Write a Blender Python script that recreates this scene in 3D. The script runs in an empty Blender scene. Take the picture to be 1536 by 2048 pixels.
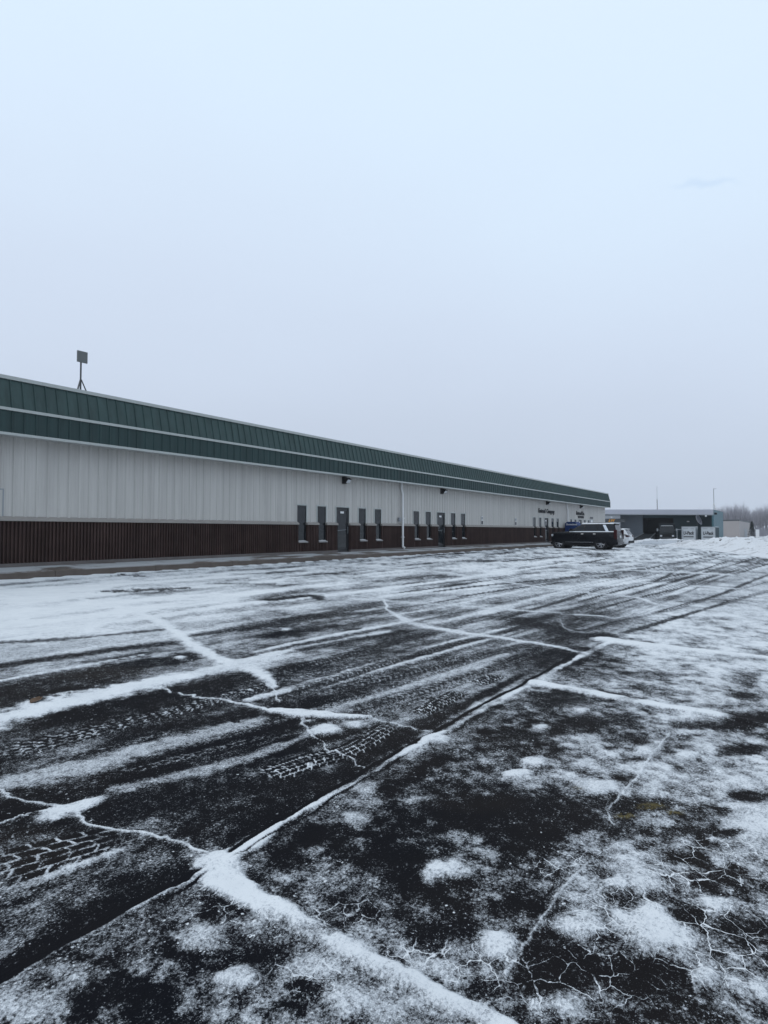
import bpy, bmesh, math, random
import numpy as np
from mathutils import Vector, Matrix
random.seed(7)
R = math.radians
C = bpy.context.scene.collection
sc = bpy.context.scene

# ------------------------------------------------------------------ camera
# world: X runs along the warehouse front, Y points towards it, Z up; the camera stands over the origin
FPX = 1150.0                                   # focal length in pixels of the 1536 x 2048 photograph
TH = math.atan((1600 - 768) / FPX); PT = math.atan((1062.3 - 1024) / FPX)
CAM = np.array([0, 0, 1.55])
FW = np.array([math.cos(TH) * math.cos(PT), math.sin(TH) * math.cos(PT), math.sin(PT)])
RT = np.array([math.sin(TH), -math.cos(TH), 0.0]); UP = np.cross(RT, FW)
cam = bpy.data.objects.new('camera', bpy.data.cameras.new('camera')); C.objects.link(cam)
cam.location = CAM
cam.matrix_world = Matrix(((RT[0], UP[0], -FW[0], CAM[0]), (RT[1], UP[1], -FW[1], CAM[1]), (RT[2], UP[2], -FW[2], CAM[2]), (0, 0, 0, 1)))
cam.data.sensor_fit = 'VERTICAL'; cam.data.sensor_height = 36; cam.data.lens = FPX / 2048 * 36
cam.data.clip_end = 6000; cam.data.clip_start = 0.05
sc.camera = cam

# ------------------------------------------------------------------ sky, sun, exposure
w = bpy.data.worlds.new("World"); sc.world = w; w.use_nodes = True
nt = w.node_tree; nt.nodes.clear()
def N(t, ty, **k):
    n = t.nodes.new(ty)
    for a, b in k.items(): setattr(n, a, b)
    return n
SUN_EL, SUN_AZ = R(48), R(125)                 # azimuth measured from +X towards +Y
o_ = N(nt, 'ShaderNodeOutputWorld'); bg = N(nt, 'ShaderNodeBackground')
tc = N(nt, 'ShaderNodeTexCoord'); sx = N(nt, 'ShaderNodeSeparateXYZ')
nt.links.new(tc.outputs['Generated'], sx.inputs[0])
ramp = N(nt, 'ShaderNodeValToRGB'); ramp.color_ramp.interpolation = 'B_SPLINE'
e = ramp.color_ramp.elements
e[0].position = 0.0; e[0].color = (.50, .58, .71, 1)
e[1].position = 1.0; e[1].color = (.80, .88, .97, 1)
for p, c in ((.10, (.545, .62, .745, 1)), (.28, (.61, .70, .845, 1)), (.45, (.655, .77, .92, 1)), (.60, (.69, .83, .98, 1)), (.74, (.71, .84, .98, 1))):
    q = e.new(p); q.color = c
mp = N(nt, 'ShaderNodeMapping'); mp.inputs['Scale'].default_value = (1.4, 1.4, 3.2); mp.inputs['Location'].default_value = (3.1, .6, 0)
nz = N(nt, 'ShaderNodeTexNoise'); nz.inputs['Scale'].default_value = 1.1; nz.inputs['Detail'].default_value = 5; nz.inputs['Roughness'].default_value = .45
nt.links.new(tc.outputs['Generated'], mp.inputs[0]); nt.links.new(mp.outputs[0], nz.inputs['Vector'])
ad = N(nt, 'ShaderNodeMath', operation='MULTIPLY_ADD'); ad.inputs[1].default_value = .24; ad.inputs[2].default_value = -.12
nt.links.new(nz.outputs['Fac'], ad.inputs[0])
# overcast is a little darker on the warehouse side (+Y)
sd = N(nt, 'ShaderNodeMath', operation='MULTIPLY_ADD'); sd.inputs[1].default_value = -.10
nt.links.new(sx.outputs['Y'], sd.inputs[0]); nt.links.new(sx.outputs['Z'], sd.inputs[2])
sm = N(nt, 'ShaderNodeMath', operation='ADD'); nt.links.new(sd.outputs[0], sm.inputs[0]); nt.links.new(ad.outputs[0], sm.inputs[1])
s2 = N(nt, 'ShaderNodeMath', operation='ADD', use_clamp=True); s2.inputs[1].default_value = .05; nt.links.new(sm.outputs[0], s2.inputs[0])
nt.links.new(s2.outputs[0], ramp.inputs['Fac'])
# one thin darker wisp of cloud, high on the right
wd = (FW + RT * ((1408 - 768) / FPX) - UP * ((367 - 1024) / FPX)); wd = wd / np.linalg.norm(wd)
sky = N(nt, 'ShaderNodeTexSky', sky_type='NISHITA'); sky.sun_disc = False
sky.sun_elevation = SUN_EL; sky.sun_rotation = math.pi / 2 - SUN_AZ; sky.air_density = 1.0; sky.dust_density = 4
sk = N(nt, 'ShaderNodeMix', data_type='RGBA', blend_type='MULTIPLY'); sk.inputs[0].default_value = 1; sk.inputs[7].default_value = (.1, .1, .1, 1)
nt.links.new(sky.outputs[0], sk.inputs[6])
mx = N(nt, 'ShaderNodeMix', data_type='RGBA'); mx.inputs[0].default_value = .04
nt.links.new(ramp.outputs[0], mx.inputs[6]); nt.links.new(sk.outputs[2], mx.inputs[7])
wm = N(nt, 'ShaderNodeMapping', vector_type='TEXTURE'); wm.inputs['Location'].default_value = tuple(wd)
wm.inputs['Rotation'].default_value = (R(10), 0, TH - R(28)); wm.inputs['Scale'].default_value = (.055, .055, .006)
nw = N(nt, 'ShaderNodeTexNoise'); nw.inputs['Scale'].default_value = 30; nw.inputs['Detail'].default_value = 3
nt.links.new(tc.outputs['Generated'], nw.inputs['Vector'])
wa = N(nt, 'ShaderNodeVectorMath', operation='MULTIPLY_ADD'); wa.inputs[1].default_value = (.02, .02, .02)
nt.links.new(nw.outputs['Color'], wa.inputs[0]); nt.links.new(tc.outputs['Generated'], wa.inputs[2])
wo = N(nt, 'ShaderNodeVectorMath', operation='SUBTRACT'); wo.inputs[1].default_value = (.01, .01, .01)
nt.links.new(wa.outputs[0], wo.inputs[0]); nt.links.new(wo.outputs[0], wm.inputs[0])
wl = N(nt, 'ShaderNodeVectorMath', operation='LENGTH'); nt.links.new(wm.outputs[0], wl.inputs[0])
wr = N(nt, 'ShaderNodeMapRange', interpolation_type='SMOOTHSTEP'); wr.inputs[1].default_value = .1; wr.inputs[2].default_value = 1.0
wr.inputs[3].default_value = .5; wr.inputs[4].default_value = 0
nt.links.new(wl.outputs['Value'], wr.inputs[0])
mw = N(nt, 'ShaderNodeMix', data_type='RGBA'); mw.inputs[7].default_value = (.53, .68, .88, 1)
nt.links.new(wr.outputs[0], mw.inputs[0]); nt.links.new(mx.outputs[2], mw.inputs[6])
nt.links.new(mw.outputs[2], bg.inputs[0]); bg.inputs[1].default_value = 1.0
nt.links.new(bg.outputs[0], o_.inputs[0])

sl = bpy.data.lights.new('sun', 'SUN'); sl.energy = 0.5; sl.angle = R(40); sl.color = (1, .97, .93)
so = bpy.data.objects.new('sun', sl); C.objects.link(so)
sdv = Vector((math.cos(SUN_EL) * math.cos(SUN_AZ), math.cos(SUN_EL) * math.sin(SUN_AZ), math.sin(SUN_EL)))
so.rotation_euler = sdv.to_track_quat('Z', 'Y').to_euler()
so.location = (0, -20, 30)
sc.view_settings.view_transform = 'Standard'; sc.view_settings.look = 'None'
sc.view_settings.exposure = 0.12; sc.view_settings.gamma = 1
sc.render.engine = 'CYCLES'
try:
    sc.cycles.use_denoising = True
    sc.cycles.max_bounces = 6; sc.cycles.diffuse_bounces = 3
except Exception: pass

# ------------------------------------------------------------------ pixel -> place helpers (photograph pixels)
def ray(x, y): return FW + RT * ((x - 768) / FPX) - UP * ((y - 1024) / FPX)
def on_y(x, y, Y):
    d = ray(x, y); return CAM + d * (Y / d[1])
def on_x(x, y, X):
    d = ray(x, y); return CAM + d * (X / d[0])
def ground_z(X, Y):
    X = np.asarray(X, float); Y = np.asarray(Y, float)
    z = .0169 * np.clip(Y, 0, 16.6)
    f = np.clip((X - 52) / 28, 0, 1); f = 1 - f * f * (3 - 2 * f)
    return z * f
def on_ground(x, y):
    d = ray(x, y); z = 0.0
    for _ in range(12):
        t = (z - CAM[2]) / d[2]; p = CAM + d * t; z = float(ground_z(p[0], p[1]))
    return p
def at_depth(x, y, Z): return CAM + ray(x, y) * Z

# ------------------------------------------------------------------ materials
def mat(name, col, rough=.6, metal=0, var=.0, vscale=3, spec=.5, bump=0, bscale=40, coat=0, stretch=(1, 1, 1), streak=0):
    m = bpy.data.materials.new(name); m.use_nodes = True
    t = m.node_tree; b = t.nodes['Principled BSDF']
    b.inputs['Base Color'].default_value = (*col, 1); b.inputs['Roughness'].default_value = rough
    b.inputs['Metallic'].default_value = metal; b.inputs['Specular IOR Level'].default_value = spec
    b.inputs['Coat Weight'].default_value = coat
    if var or bump:
        g = N(t, 'ShaderNodeTexCoord'); mpn = N(t, 'ShaderNodeMapping'); mpn.inputs['Scale'].default_value = stretch
        t.links.new(g.outputs['Object'], mpn.inputs[0])
    if var:
        n = N(t, 'ShaderNodeTexNoise'); n.inputs['Scale'].default_value = vscale; n.inputs['Detail'].default_value = 5; n.inputs['Roughness'].default_value = .6
        t.links.new(mpn.outputs[0], n.inputs['Vector'])
        mm = N(t, 'ShaderNodeMix', data_type='RGBA')
        mm.inputs[6].default_value = (*[c * (1 - var) for c in col], 1); mm.inputs[7].default_value = (*[min(1, c * (1 + var)) for c in col], 1)
        t.links.new(n.outputs['Fac'], mm.inputs[0]); t.links.new(mm.outputs[2], b.inputs['Base Color'])
        if streak:      # dirt that has run down the sheets
            ms = N(t, 'ShaderNodeMapping'); ms.inputs['Scale'].default_value = (4.5, 4.5, .10); t.links.new(g.outputs['Object'], ms.inputs[0])
            ns = N(t, 'ShaderNodeTexNoise'); ns.inputs['Scale'].default_value = 1.0; ns.inputs['Detail'].default_value = 6; ns.inputs['Roughness'].default_value = .7; t.links.new(ms.outputs[0], ns.inputs['Vector'])
            rs = N(t, 'ShaderNodeMapRange'); t.links.new(ns.outputs['Fac'], rs.inputs[0]); rs.inputs[1].default_value = .35; rs.inputs[2].default_value = .68; rs.inputs[3].default_value = 1 - streak * 1.4; rs.inputs[4].default_value = 1
            sc_ = N(t, 'ShaderNodeVectorMath', operation='SCALE'); t.links.new(mm.outputs[2], sc_.inputs[0]); t.links.new(rs.outputs[0], sc_.inputs['Scale']); t.links.new(sc_.outputs[0], b.inputs['Base Color'])
    if bump:
        n2 = N(t, 'ShaderNodeTexNoise'); n2.inputs['Scale'].default_value = bscale; n2.inputs['Detail'].default_value = 3
        t.links.new(mpn.outputs[0], n2.inputs['Vector'])
        bp = N(t, 'ShaderNodeBump'); bp.inputs['Strength'].default_value = bump; bp.inputs['Distance'].default_value = .02
        t.links.new(n2.outputs['Fac'], bp.inputs['Height']); t.links.new(bp.outputs[0], b.inputs['Normal'])
    return m

M = {}
M['siding'] = mat('siding', (.565, .545, .515), .5, streak=.16, var=.10, vscale=1.2, stretch=(1.6, 1, .35))
M['trim'] = mat('trim_paint', (.42, .445, .43), .45, var=.06)
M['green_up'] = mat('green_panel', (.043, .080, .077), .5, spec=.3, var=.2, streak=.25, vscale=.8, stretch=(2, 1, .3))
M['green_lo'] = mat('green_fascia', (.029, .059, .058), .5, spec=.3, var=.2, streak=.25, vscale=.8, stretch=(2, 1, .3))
M['block'] = mat('brown_block', (.072, .045, .040), .9, var=.45, streak=.3, vscale=1.6, spec=.2, bump=.4, bscale=60)
M['cap'] = mat('cap_stone', (.30, .28, .26), .85, var=.2, vscale=4)
M['found'] = mat('foundation_concrete', (.13, .115, .11), .9, var=.3, vscale=2)
M['glass'] = mat('window_glass', (.012, .015, .018), .05, spec=.5, var=.4, vscale=.9)
M['dark_frame'] = mat('dark_aluminium', (.016, .017, .019), .35)
M['sill'] = mat('sill_stone', (.24, .23, .23), .85, var=.2, vscale=6)
M['snow'] = mat('snow', (.80, .82, .84), .9, var=.05, vscale=6, spec=.2, bump=.5, bscale=12)
M['soffit'] = mat('soffit_metal', (.50, .50, .49), .6)
M['roofing'] = mat('roof_membrane', (.45, .46, .47), .8, var=.2)
M['white_paint'] = mat('white_paint', (.74, .74, .74), .4, var=.04)
M['black'] = mat('black_plastic', (.012, .012, .013), .5)
M['grey_metal'] = mat('galvanised_metal', (.28, .30, .32), .45, metal=.3, var=.1)
M['dark_metal'] = mat('dark_metal', (.07, .075, .08), .5, metal=.3)
M['lens'] = mat('lamp_lens', (.62, .64, .66), .2)
M['letter'] = mat('letter_black', (.012, .012, .016), .6)
M['sign_blue'] = mat('sign_blue', (.04, .12, .38), .5)

# ------------------------------------------------------------------ mesh builder
class MB:
    def __init__(s): s.v = []; s.f = []; s.mi = []
    def add(s, vs, fs):
        o = len(s.v); s.v += [tuple(map(float, p)) for p in vs]; s.f += [tuple(i + o for i in f) for f in fs]
    def box(s, x0, x1, y0, y1, z0, z1):
        s.add([(x, y, z) for x in (x0, x1) for y in (y0, y1) for z in (z0, z1)],
              [(0, 1, 3, 2), (4, 6, 7, 5), (0, 4, 5, 1), (2, 3, 7, 6), (0, 2, 6, 4), (1, 5, 7, 3)])
    def quad(s, a, b, c, d): s.add([a, b, c, d], [(0, 1, 2, 3)])
    def tube(s, pts, rad, n=8, cap=True):
        pts = [Vector(p) for p in pts]
        if not isinstance(rad, (list, tuple)): rad = [rad] * len(pts)
        vs = []; fs = []
        for i, p in enumerate(pts):
            d = (pts[min(i + 1, len(pts) - 1)] - pts[max(i - 1, 0)]).normalized()
            a = d.orthogonal().normalized() if abs(d.z) > .9 else d.cross(Vector((0, 0, 1))).normalized()
            b = d.cross(a)
            for k in range(n):
                t = 2 * math.pi * k / n; vs.append(p + (a * math.cos(t) + b * math.sin(t)) * rad[i])
        for i in range(len(pts) - 1):
            for k in range(n):
                fs.append((i * n + k, i * n + (k + 1) % n, (i + 1) * n + (k + 1) % n, (i + 1) * n + k))
        if cap: fs += [tuple(range(n))[::-1], tuple(range((len(pts) - 1) * n, len(pts) * n))]
        s.add(vs, fs)
    def prism(s, poly, axis, a, b):
        # poly: 2-D outline, extruded along axis between a and b
        n = len(poly); vs = []
        for t in (a, b):
            for (u, v) in poly: vs.append({'x': (t, u, v), 'y': (u, t, v), 'z': (u, v, t)}[axis])
        s.add(vs, [tuple(range(n)), tuple(range(n, 2 * n))[::-1]] + [(i, (i + 1) % n, n + (i + 1) % n, n + i) for i in range(n)])
    def loft(s, rings, cap=True):
        n = len(rings[0]); vs = [p for r in rings for p in r]; fs = []
        for i in range(len(rings) - 1):
            for k in range(n): fs.append((i * n + k, i * n + (k + 1) % n, (i + 1) * n + (k + 1) % n, (i + 1) * n + k))
        if cap: fs += [tuple(range(n))[::-1], tuple(range((len(rings) - 1) * n, len(rings) * n))]
        s.add(vs, fs)
    def build(s, name, m, parent=None, smooth=False, bevel=0):
        me = bpy.data.meshes.new(name); me.from_pydata(s.v, [], s.f)
        bm = bmesh.new(); bm.from_mesh(me)
        bmesh.ops.recalc_face_normals(bm, faces=bm.faces[:])
        if bevel:
            es = [e for e in bm.edges if len(e.link_faces) == 2 and e.calc_face_angle(0) > R(35)]
            bmesh.ops.bevel(bm, geom=es, offset=bevel, segments=2, affect='EDGES', profile=.6, clamp_overlap=True)
        bm.to_mesh(me); bm.free()
        if smooth:
            me.polygons.foreach_set('use_smooth', [True] * len(me.polygons))
            try: me.set_sharp_from_angle(angle=R(38))
            except Exception: pass
        me.materials.append(m)
        ob = bpy.data.objects.new(name, me); C.objects.link(ob)
        if parent is not None: ob.parent = parent
        return ob
def tag(o, label=None, cat=None, group=None, kind=None):
    for k, v in (('label', label), ('category', cat), ('group', group), ('kind', kind)):
        if v: o[k] = v
    return o
def thing(name, label, cat, loc=(0, 0, 0), rz=0, group=None):
    ob = bpy.data.objects.new(name, None); C.objects.link(ob)
    ob.location = loc; ob.rotation_euler = (0, 0, rz)
    return tag(ob, label, cat, group)
def text_mesh(name, body, m, size_w, size_h, origin, xdir, zdir, depth=.02, parent=None, shear=0, bold=0, align='LEFT'):
    cu = bpy.data.curves.new(name, 'FONT'); cu.body = body; cu.extrude = .5; cu.offset = bold; cu.shear = shear
    to = bpy.data.objects.new(name + '_curve', cu); C.objects.link(to)
    dg = bpy.context.evaluated_depsgraph_get(); me = bpy.data.meshes.new_from_object(to.evaluated_get(dg))
    bpy.data.objects.remove(to); bpy.data.curves.remove(cu)
    co = np.empty(len(me.vertices) * 3); me.vertices.foreach_get('co', co); co = co.reshape(-1, 3)
    mn = co.min(0); ex = co.max(0) - mn
    u = (co[:, 0] - mn[0]) / ex[0]; v = (co[:, 1] - mn[1]) / ex[1]; d = (co[:, 2] - mn[2]) / ex[2]
    if align == 'CENTER': u = u - .5
    xd = np.array(xdir, float); zd = np.array(zdir, float); nd = np.cross(xd, zd)
    P = np.array(origin)[None] + u[:, None] * size_w * xd + v[:, None] * size_h * zd + d[:, None] * depth * nd
    me.vertices.foreach_set('co', P.astype(np.float32).ravel()); me.update()
    me.materials.clear(); me.materials.append(m); me.name = name
    ob = bpy.data.objects.new(name, me); C.objects.link(ob)
    if parent is not None: ob.parent = parent
    return ob

# ------------------------------------------------------------------ noise for the ground map
def vnoise(x, y, seed=0):
    xi = np.floor(x).astype(np.int64); yi = np.floor(y).astype(np.int64); fx = x - xi; fy = y - yi
    fx = fx * fx * fx * (fx * (fx * 6 - 15) + 10); fy = fy * fy * fy * (fy * (fy * 6 - 15) + 10)
    def h(a, b):
        n = (a * 374761393 + b * 668265263 + seed * 974634777) & 0xFFFFFFFF
        n = ((n ^ (n >> 13)) * 1274126177) & 0xFFFFFFFF
        n = n ^ (n >> 16)
        return (n & 0xFFFFFF) / float(0xFFFFFF)
    return (h(xi, yi) * (1 - fx) + h(xi + 1, yi) * fx) * (1 - fy) + (h(xi, yi + 1) * (1 - fx) + h(xi + 1, yi + 1) * fx) * fy
def fbm(x, y, octs, seed=0, gain=.55):
    a = 1; t = 0; s = 0; f = 1
    for i in range(octs):
        ca, sa = math.cos(.6 * i), math.sin(.6 * i)
        t = t + a * vnoise((x * ca - y * sa) * f + 17.3 * i, (x * sa + y * ca) * f - 9.1 * i, seed + i); s += a; a *= gain; f *= 2.03
    return t / s
def sstep(a, b, x):
    t = np.clip((x - a) / (b - a), 0, 1); return t * t * (3 - 2 * t)
# ------------------------------------------------------------------ the parking lot: one sheet, fine where one can see its surface, out to the horizon
a_d = np.linspace(R(-17), R(89), 1120); a_c = np.linspace(R(89), R(343), 90)[1:-1]
ANG = np.concatenate([a_d, a_c]); NA = len(ANG)
RAD = np.concatenate([np.geomspace(.25, 1.55, 26)[:-1], 1 / np.linspace(1 / 1.55, 1 / 150, 640), [200, 320, 600, 1300, 3000]]); NR = len(RAD)
GX = (RAD[:, None] * np.cos(ANG)[None]).ravel(); GY = (RAD[:, None] * np.sin(ANG)[None]).ravel()
GZ = ground_z(GX, GY)
rel = np.stack([GX - CAM[0], GY - CAM[1], GZ - CAM[2]], 1)
dz = rel @ FW; ok = dz > .2
PX = np.where(ok, 768 + FPX * (rel @ RT) / np.where(ok, dz, 1), 768); PY = np.where(ok, 1024 - FPX * (rel @ UP) / np.where(ok, dz, 1), 2048)
# how much snow lies where (broad values, then noise, then strokes)
gx = np.array([0, 192, 384, 576, 768, 960, 1152, 1344, 1536.])
gy = np.array([1070, 1100, 1115, 1140, 1170, 1200, 1235, 1260, 1290, 1330, 1370, 1410, 1440, 1480, 1520, 1560, 1600, 1640, 1680, 1720, 1760, 1800, 1850, 1900, 1950, 2048.])
gc = np.array([[.9] * 9, [.9, .9, .9, .9, .9, .9, .9, .88, .85], [.82, .8, .8, .8, .85, .85, .85, .8, .75], [.95, .92, .86, .85, .85, .88, .82, .77, .77],
 [1.04, 1.0, .9, .88, .78, .8, .72, .7, .75], [1.08, 1.06, 1.0, .78, .75, .7, .6, .65, .78], [1.08, 1.04, .98, .58, .5, .5, .5, .8, .82], [.96, .88, .72, .42, .35, .6, .45, .85, .82],
 [.62, .52, .55, .38, .45, .5, .3, .85, .85], [.55, .35, .25, .42, .45, .5, .22, .8, .8], [.12, .12, .3, .38, .45, .5, .5, .72, .75], [.25, .3, .3, .35, .45, .3, .45, .62, .7],
 [.5, .35, .25, .2, .42, .2, .5, .6, .4], [.3, .35, .3, .25, .15, .42, .38, .48, .55], [.3, .5, .45, .3, .2, .42, .42, .55, .45], [.3, .35, .25, .12, .15, .3, .45, .5, .55],
 [.22, .18, .1, .1, .33, .13, .3, .45, .6], [.15, .12, .06, .12, .3, .15, .2, .45, .65], [.28, .18, .08, .18, .3, .25, .35, .45, .5], [.28, .28, .12, .22, .25, .3, .4, .42, .32],
 [.28, .12, .08, .3, .25, .3, .45, .38, .25], [.14, .13, .1, .33, .33, .22, .38, .35, .25], [.07, .1, .18, .33, .33, .16, .28, .35, .22], [.13, .22, .18, .42, .22, .12, .18, .32, .22],
 [.36, .22, .15, .33, .46, .28, .14, .32, .28], [.28, .18, .15, .38, .48, .32, .28, .22, .25]])
wn = fbm(GX * .9, GY * .9, 3, 5) - .5; wn2 = fbm(GX * .9, GY * .9, 3, 15) - .5
qx = np.clip(PX + wn * 90, 0, 1535); qy = np.clip(PY + wn2 * 40 * np.clip((PY - 1060) / 500, .1, 1), 1070, 2047)
ix = np.clip(np.searchsorted(gx, qx, 'right') - 1, 0, 7); iy = np.clip(np.searchsorted(gy, qy, 'right') - 1, 0, len(gy) - 2)
tx = (qx - gx[ix]) / (gx[ix + 1] - gx[ix]); ty = (qy - gy[iy]) / (gy[iy + 1] - gy[iy])
tx = tx * tx * (3 - 2 * tx)
cov = (gc[iy, ix] * (1 - tx) + gc[iy, ix + 1] * tx) * (1 - ty) + (gc[iy + 1, ix] * (1 - tx) + gc[iy + 1, ix + 1] * tx) * ty
dist = np.hypot(GX, GY)
cov = cov + .03 * (1 - sstep(1230, 1270, PY)) - .09 * sstep(5, 8, dist) * (1 - sstep(45, 70, dist)) * sstep(380, 620, PX) + .02 * sstep(1050, 1200, PX) * sstep(1265, 1290, PY) * (1 - sstep(1430, 1500, PY))
cov = np.where(dist > 75, .9, cov)
# broad drifting, a little longer along the lot than across it
ca, sa = math.cos(R(12)), math.sin(R(12)); AX = GX * ca + GY * sa; AY = -GX * sa + GY * ca
side = sstep(-.2, .2, GY - 2.2)            # 0 on the near right slab, 1 on the trafficked side
nA = fbm(AX * .55, AY * 1.3, 5, 21, .6) - .5
nB = fbm(GX * 2.4, GY * 2.4, 5, 31, .62) - .5
nC = fbm(GX * .35, GY * .35, 4, 41, .55) - .5
cov = cov + nA * (.55 * side + .15) + nB * (.25 * side + .72 * (1 - side)) + nC * .25
# streaks dragged along the wheel lanes, and wind streaks nearer the building
pa, pb = on_ground(250, 1440)[:2], on_ground(930, 1284)[:2]; ld = (pb - pa) / np.hypot(*(pb - pa))
LU = GX * ld[0] + GY * ld[1]; LV = -GX * ld[1] + GY * ld[0]
s1 = fbm(LU * .22 + wn * 1.5, LV * 3.2 + wn2 * .8, 4, 81, .6) - .5; s2_ = fbm(GX * .30 + wn, GY * 2.0 + wn2, 5, 86, .62) - .5
lane = side * (1 - sstep(7.5, 10.5, GY)) * (1 - sstep(18, 34, dist)); bld = side * sstep(6.5, 9.5, GY)
cov = cov + .05 * lane + s1 * .80 * lane + s2_ * (.72 * bld + .35 * side * (1 - lane) + .30 * sstep(8, 20, dist)) - .04 * bld - .04 * sstep(9, 18, dist)
nD = fbm(GX * 6.5, GY * 6.5, 4, 36, .6) - .5; cov = cov + nD * (.95 * (1 - side) + .30 * side) * (1 - sstep(9, 16, dist))
nE = fbm(GX * 15, GY * 15, 3, 46, .6) - .5; cov = cov + nE * (.55 * (1 - side) + .25 * side) * (1 - sstep(5, 9, dist))
nF = fbm(GX * .8 + wn2, GY * .8 + wn, 5, 56, .65) - .5; cov = cov + nF * .62 * sstep(6, 13, dist) * (1 - sstep(60, 90, dist))

tint = np.clip(.35 + 1.2 * (fbm(GX * .5, GY * .5, 4, 51) - .5), 0, 1); allig = np.zeros_like(cov); relief = np.zeros_like(cov)
ejit = fbm(GX * 5, GY * 5, 4, 61, .6) - .5; ejit2 = fbm(GX * 17, GY * 17, 3, 71, .6) - .5

def wpts(pp): return np.array([on_ground(x, y)[:2] for x, y in pp])
def half_widths(pp, hw):
    P = wpts(pp); n = len(pp)
    hw = np.interp(np.linspace(0, 1, n), np.linspace(0, 1, len(hw)), hw) if isinstance(hw, (list, tuple)) else np.full(n, float(hw))
    out = []
    for i, (x, y) in enumerate(pp):
        d = P[min(i + 1, n - 1)] - P[max(i - 1, 0)]; d = d / np.linalg.norm(d)
        # offset square to the line as it looks in the photo, measured on the ground
        j0, j1 = pp[max(i - 1, 0)], pp[min(i + 1, n - 1)]
        tx_, ty_ = j1[0] - j0[0], j1[1] - j0[1]; l = math.hypot(tx_, ty_)
        q = on_ground(x - ty_ / l * hw[i], y + tx_ / l * hw[i])[:2] - P[i]
        q2 = on_ground(x + ty_ / l * hw[i], y - tx_ / l * hw[i])[:2] - P[i] if y - abs(tx_ / l * hw[i]) > 1075 else q
        out.append(.5 * (abs(d[0] * q[1] - d[1] * q[0]) + abs(d[0] * q2[1] - d[1] * q2[0])))
    return P, np.array(out)
def smooth_line(P, W, k=6):
    # Catmull-Rom through the points
    if len(P) < 3: return P, W
    Q = []; V = []
    for i in range(len(P) - 1):
        p0, p1, p2, p3 = P[max(i - 1, 0)], P[i], P[i + 1], P[min(i + 2, len(P) - 1)]
        for t in np.arange(k) / k:
            Q.append(.5 * ((2 * p1) + (-p0 + p2) * t + (2 * p0 - 5 * p1 + 4 * p2 - p3) * t * t + (-p0 + 3 * p1 - 3 * p2 + p3) * t ** 3))
            V.append(W[i] * (1 - t) + W[i + 1] * t)
    Q.append(P[-1]); V.append(W[-1]); return np.array(Q), np.array(V)
def measure(P, W, reach=1.6):
    # (indices, q = distance over half width, u along, v signed across over half width)
    m = W.max() * reach + .3
    idx = np.nonzero((GX > P[:, 0].min() - m) & (GX < P[:, 0].max() + m) & (GY > P[:, 1].min() - m) & (GY < P[:, 1].max() + m))[0]
    x, y = GX[idx], GY[idx]; best = np.full(len(idx), 1e9); u = np.zeros(len(idx)); v = np.zeros(len(idx)); hw = np.ones(len(idx)); acc = 0
    for i in range(len(P) - 1):
        d = P[i + 1] - P[i]; L = np.hypot(*d)
        if L < 1e-6: continue
        d = d / L; rx, ry = x - P[i, 0], y - P[i, 1]; s = np.clip(rx * d[0] + ry * d[1], 0, L)
        ex, ey = rx - s * d[0], ry - s * d[1]; D = np.hypot(ex, ey); b = D < best
        best[b] = D[b]; u[b] = acc + s[b]; v[b] = (d[0] * ry - d[1] * rx)[b]; hw[b] = (W[i] + (W[i + 1] - W[i]) * s / L)[b]; acc += L
    return idx, best / hw, u, v / hw, acc
def stroke(pp, hw, val, inner=.35, jit=.6, strength=1, jag=0, lift=0, world=None, fade=0, brk=0):
    global cov
    P, W = half_widths(pp, hw) if world is None else (np.array(pp, float), np.full(len(pp), float(world)))
    P, W = smooth_line(P, W)
    if jag:
        s = np.arange(len(P)) * 1.0
        P = P + jag * np.stack([vnoise(s * .9, s * 0 + 3, 91) - .5, vnoise(s * .9, s * 0 + 7, 92) - .5], 1)
    idx, q, u, v, L = measure(P, W)
    q = q + ejit[idx] * jit + ejit2[idx] * jit * .6
    f = (1 - sstep(inner, 1.0, q)) * strength
    if fade: f = f * sstep(0, fade, u) * sstep(0, fade, L - u)
    if brk: f = f * (1 - brk * sstep(.45, .6, vnoise(u * 1.7, u * 0 + P[0, 0], 77)))
    cov[idx] = cov[idx] * (1 - f) + val * f
    if lift: relief[idx] = np.maximum(relief[idx], lift * f)
def blob(x, y, rx, ry, s, val=1.0, lift=.012):
    c = on_ground(x, y)[:2]; ex = on_ground(x + rx, y)[:2] - c; ey = on_ground(x, y + ry)[:2] - c
    A = np.linalg.inv(np.array([ex, ey]).T); m = 2.2 * (np.hypot(*ex) + np.hypot(*ey))
    idx = np.nonzero((abs(GX - c[0]) < m) & (abs(GY - c[1]) < m))[0]
    r = np.stack([GX[idx] - c[0], GY[idx] - c[1]]); l = A @ r; q = np.hypot(l[0], l[1]) * .62 + ejit[idx] * .9 + ejit2[idx] * .35
    f = s * (1 - sstep(.25, 1.05, q)); cov[idx] = cov[idx] * (1 - f) + val * f
    if lift and val > .5: relief[idx] = np.maximum(relief[idx], lift * f)
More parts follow.
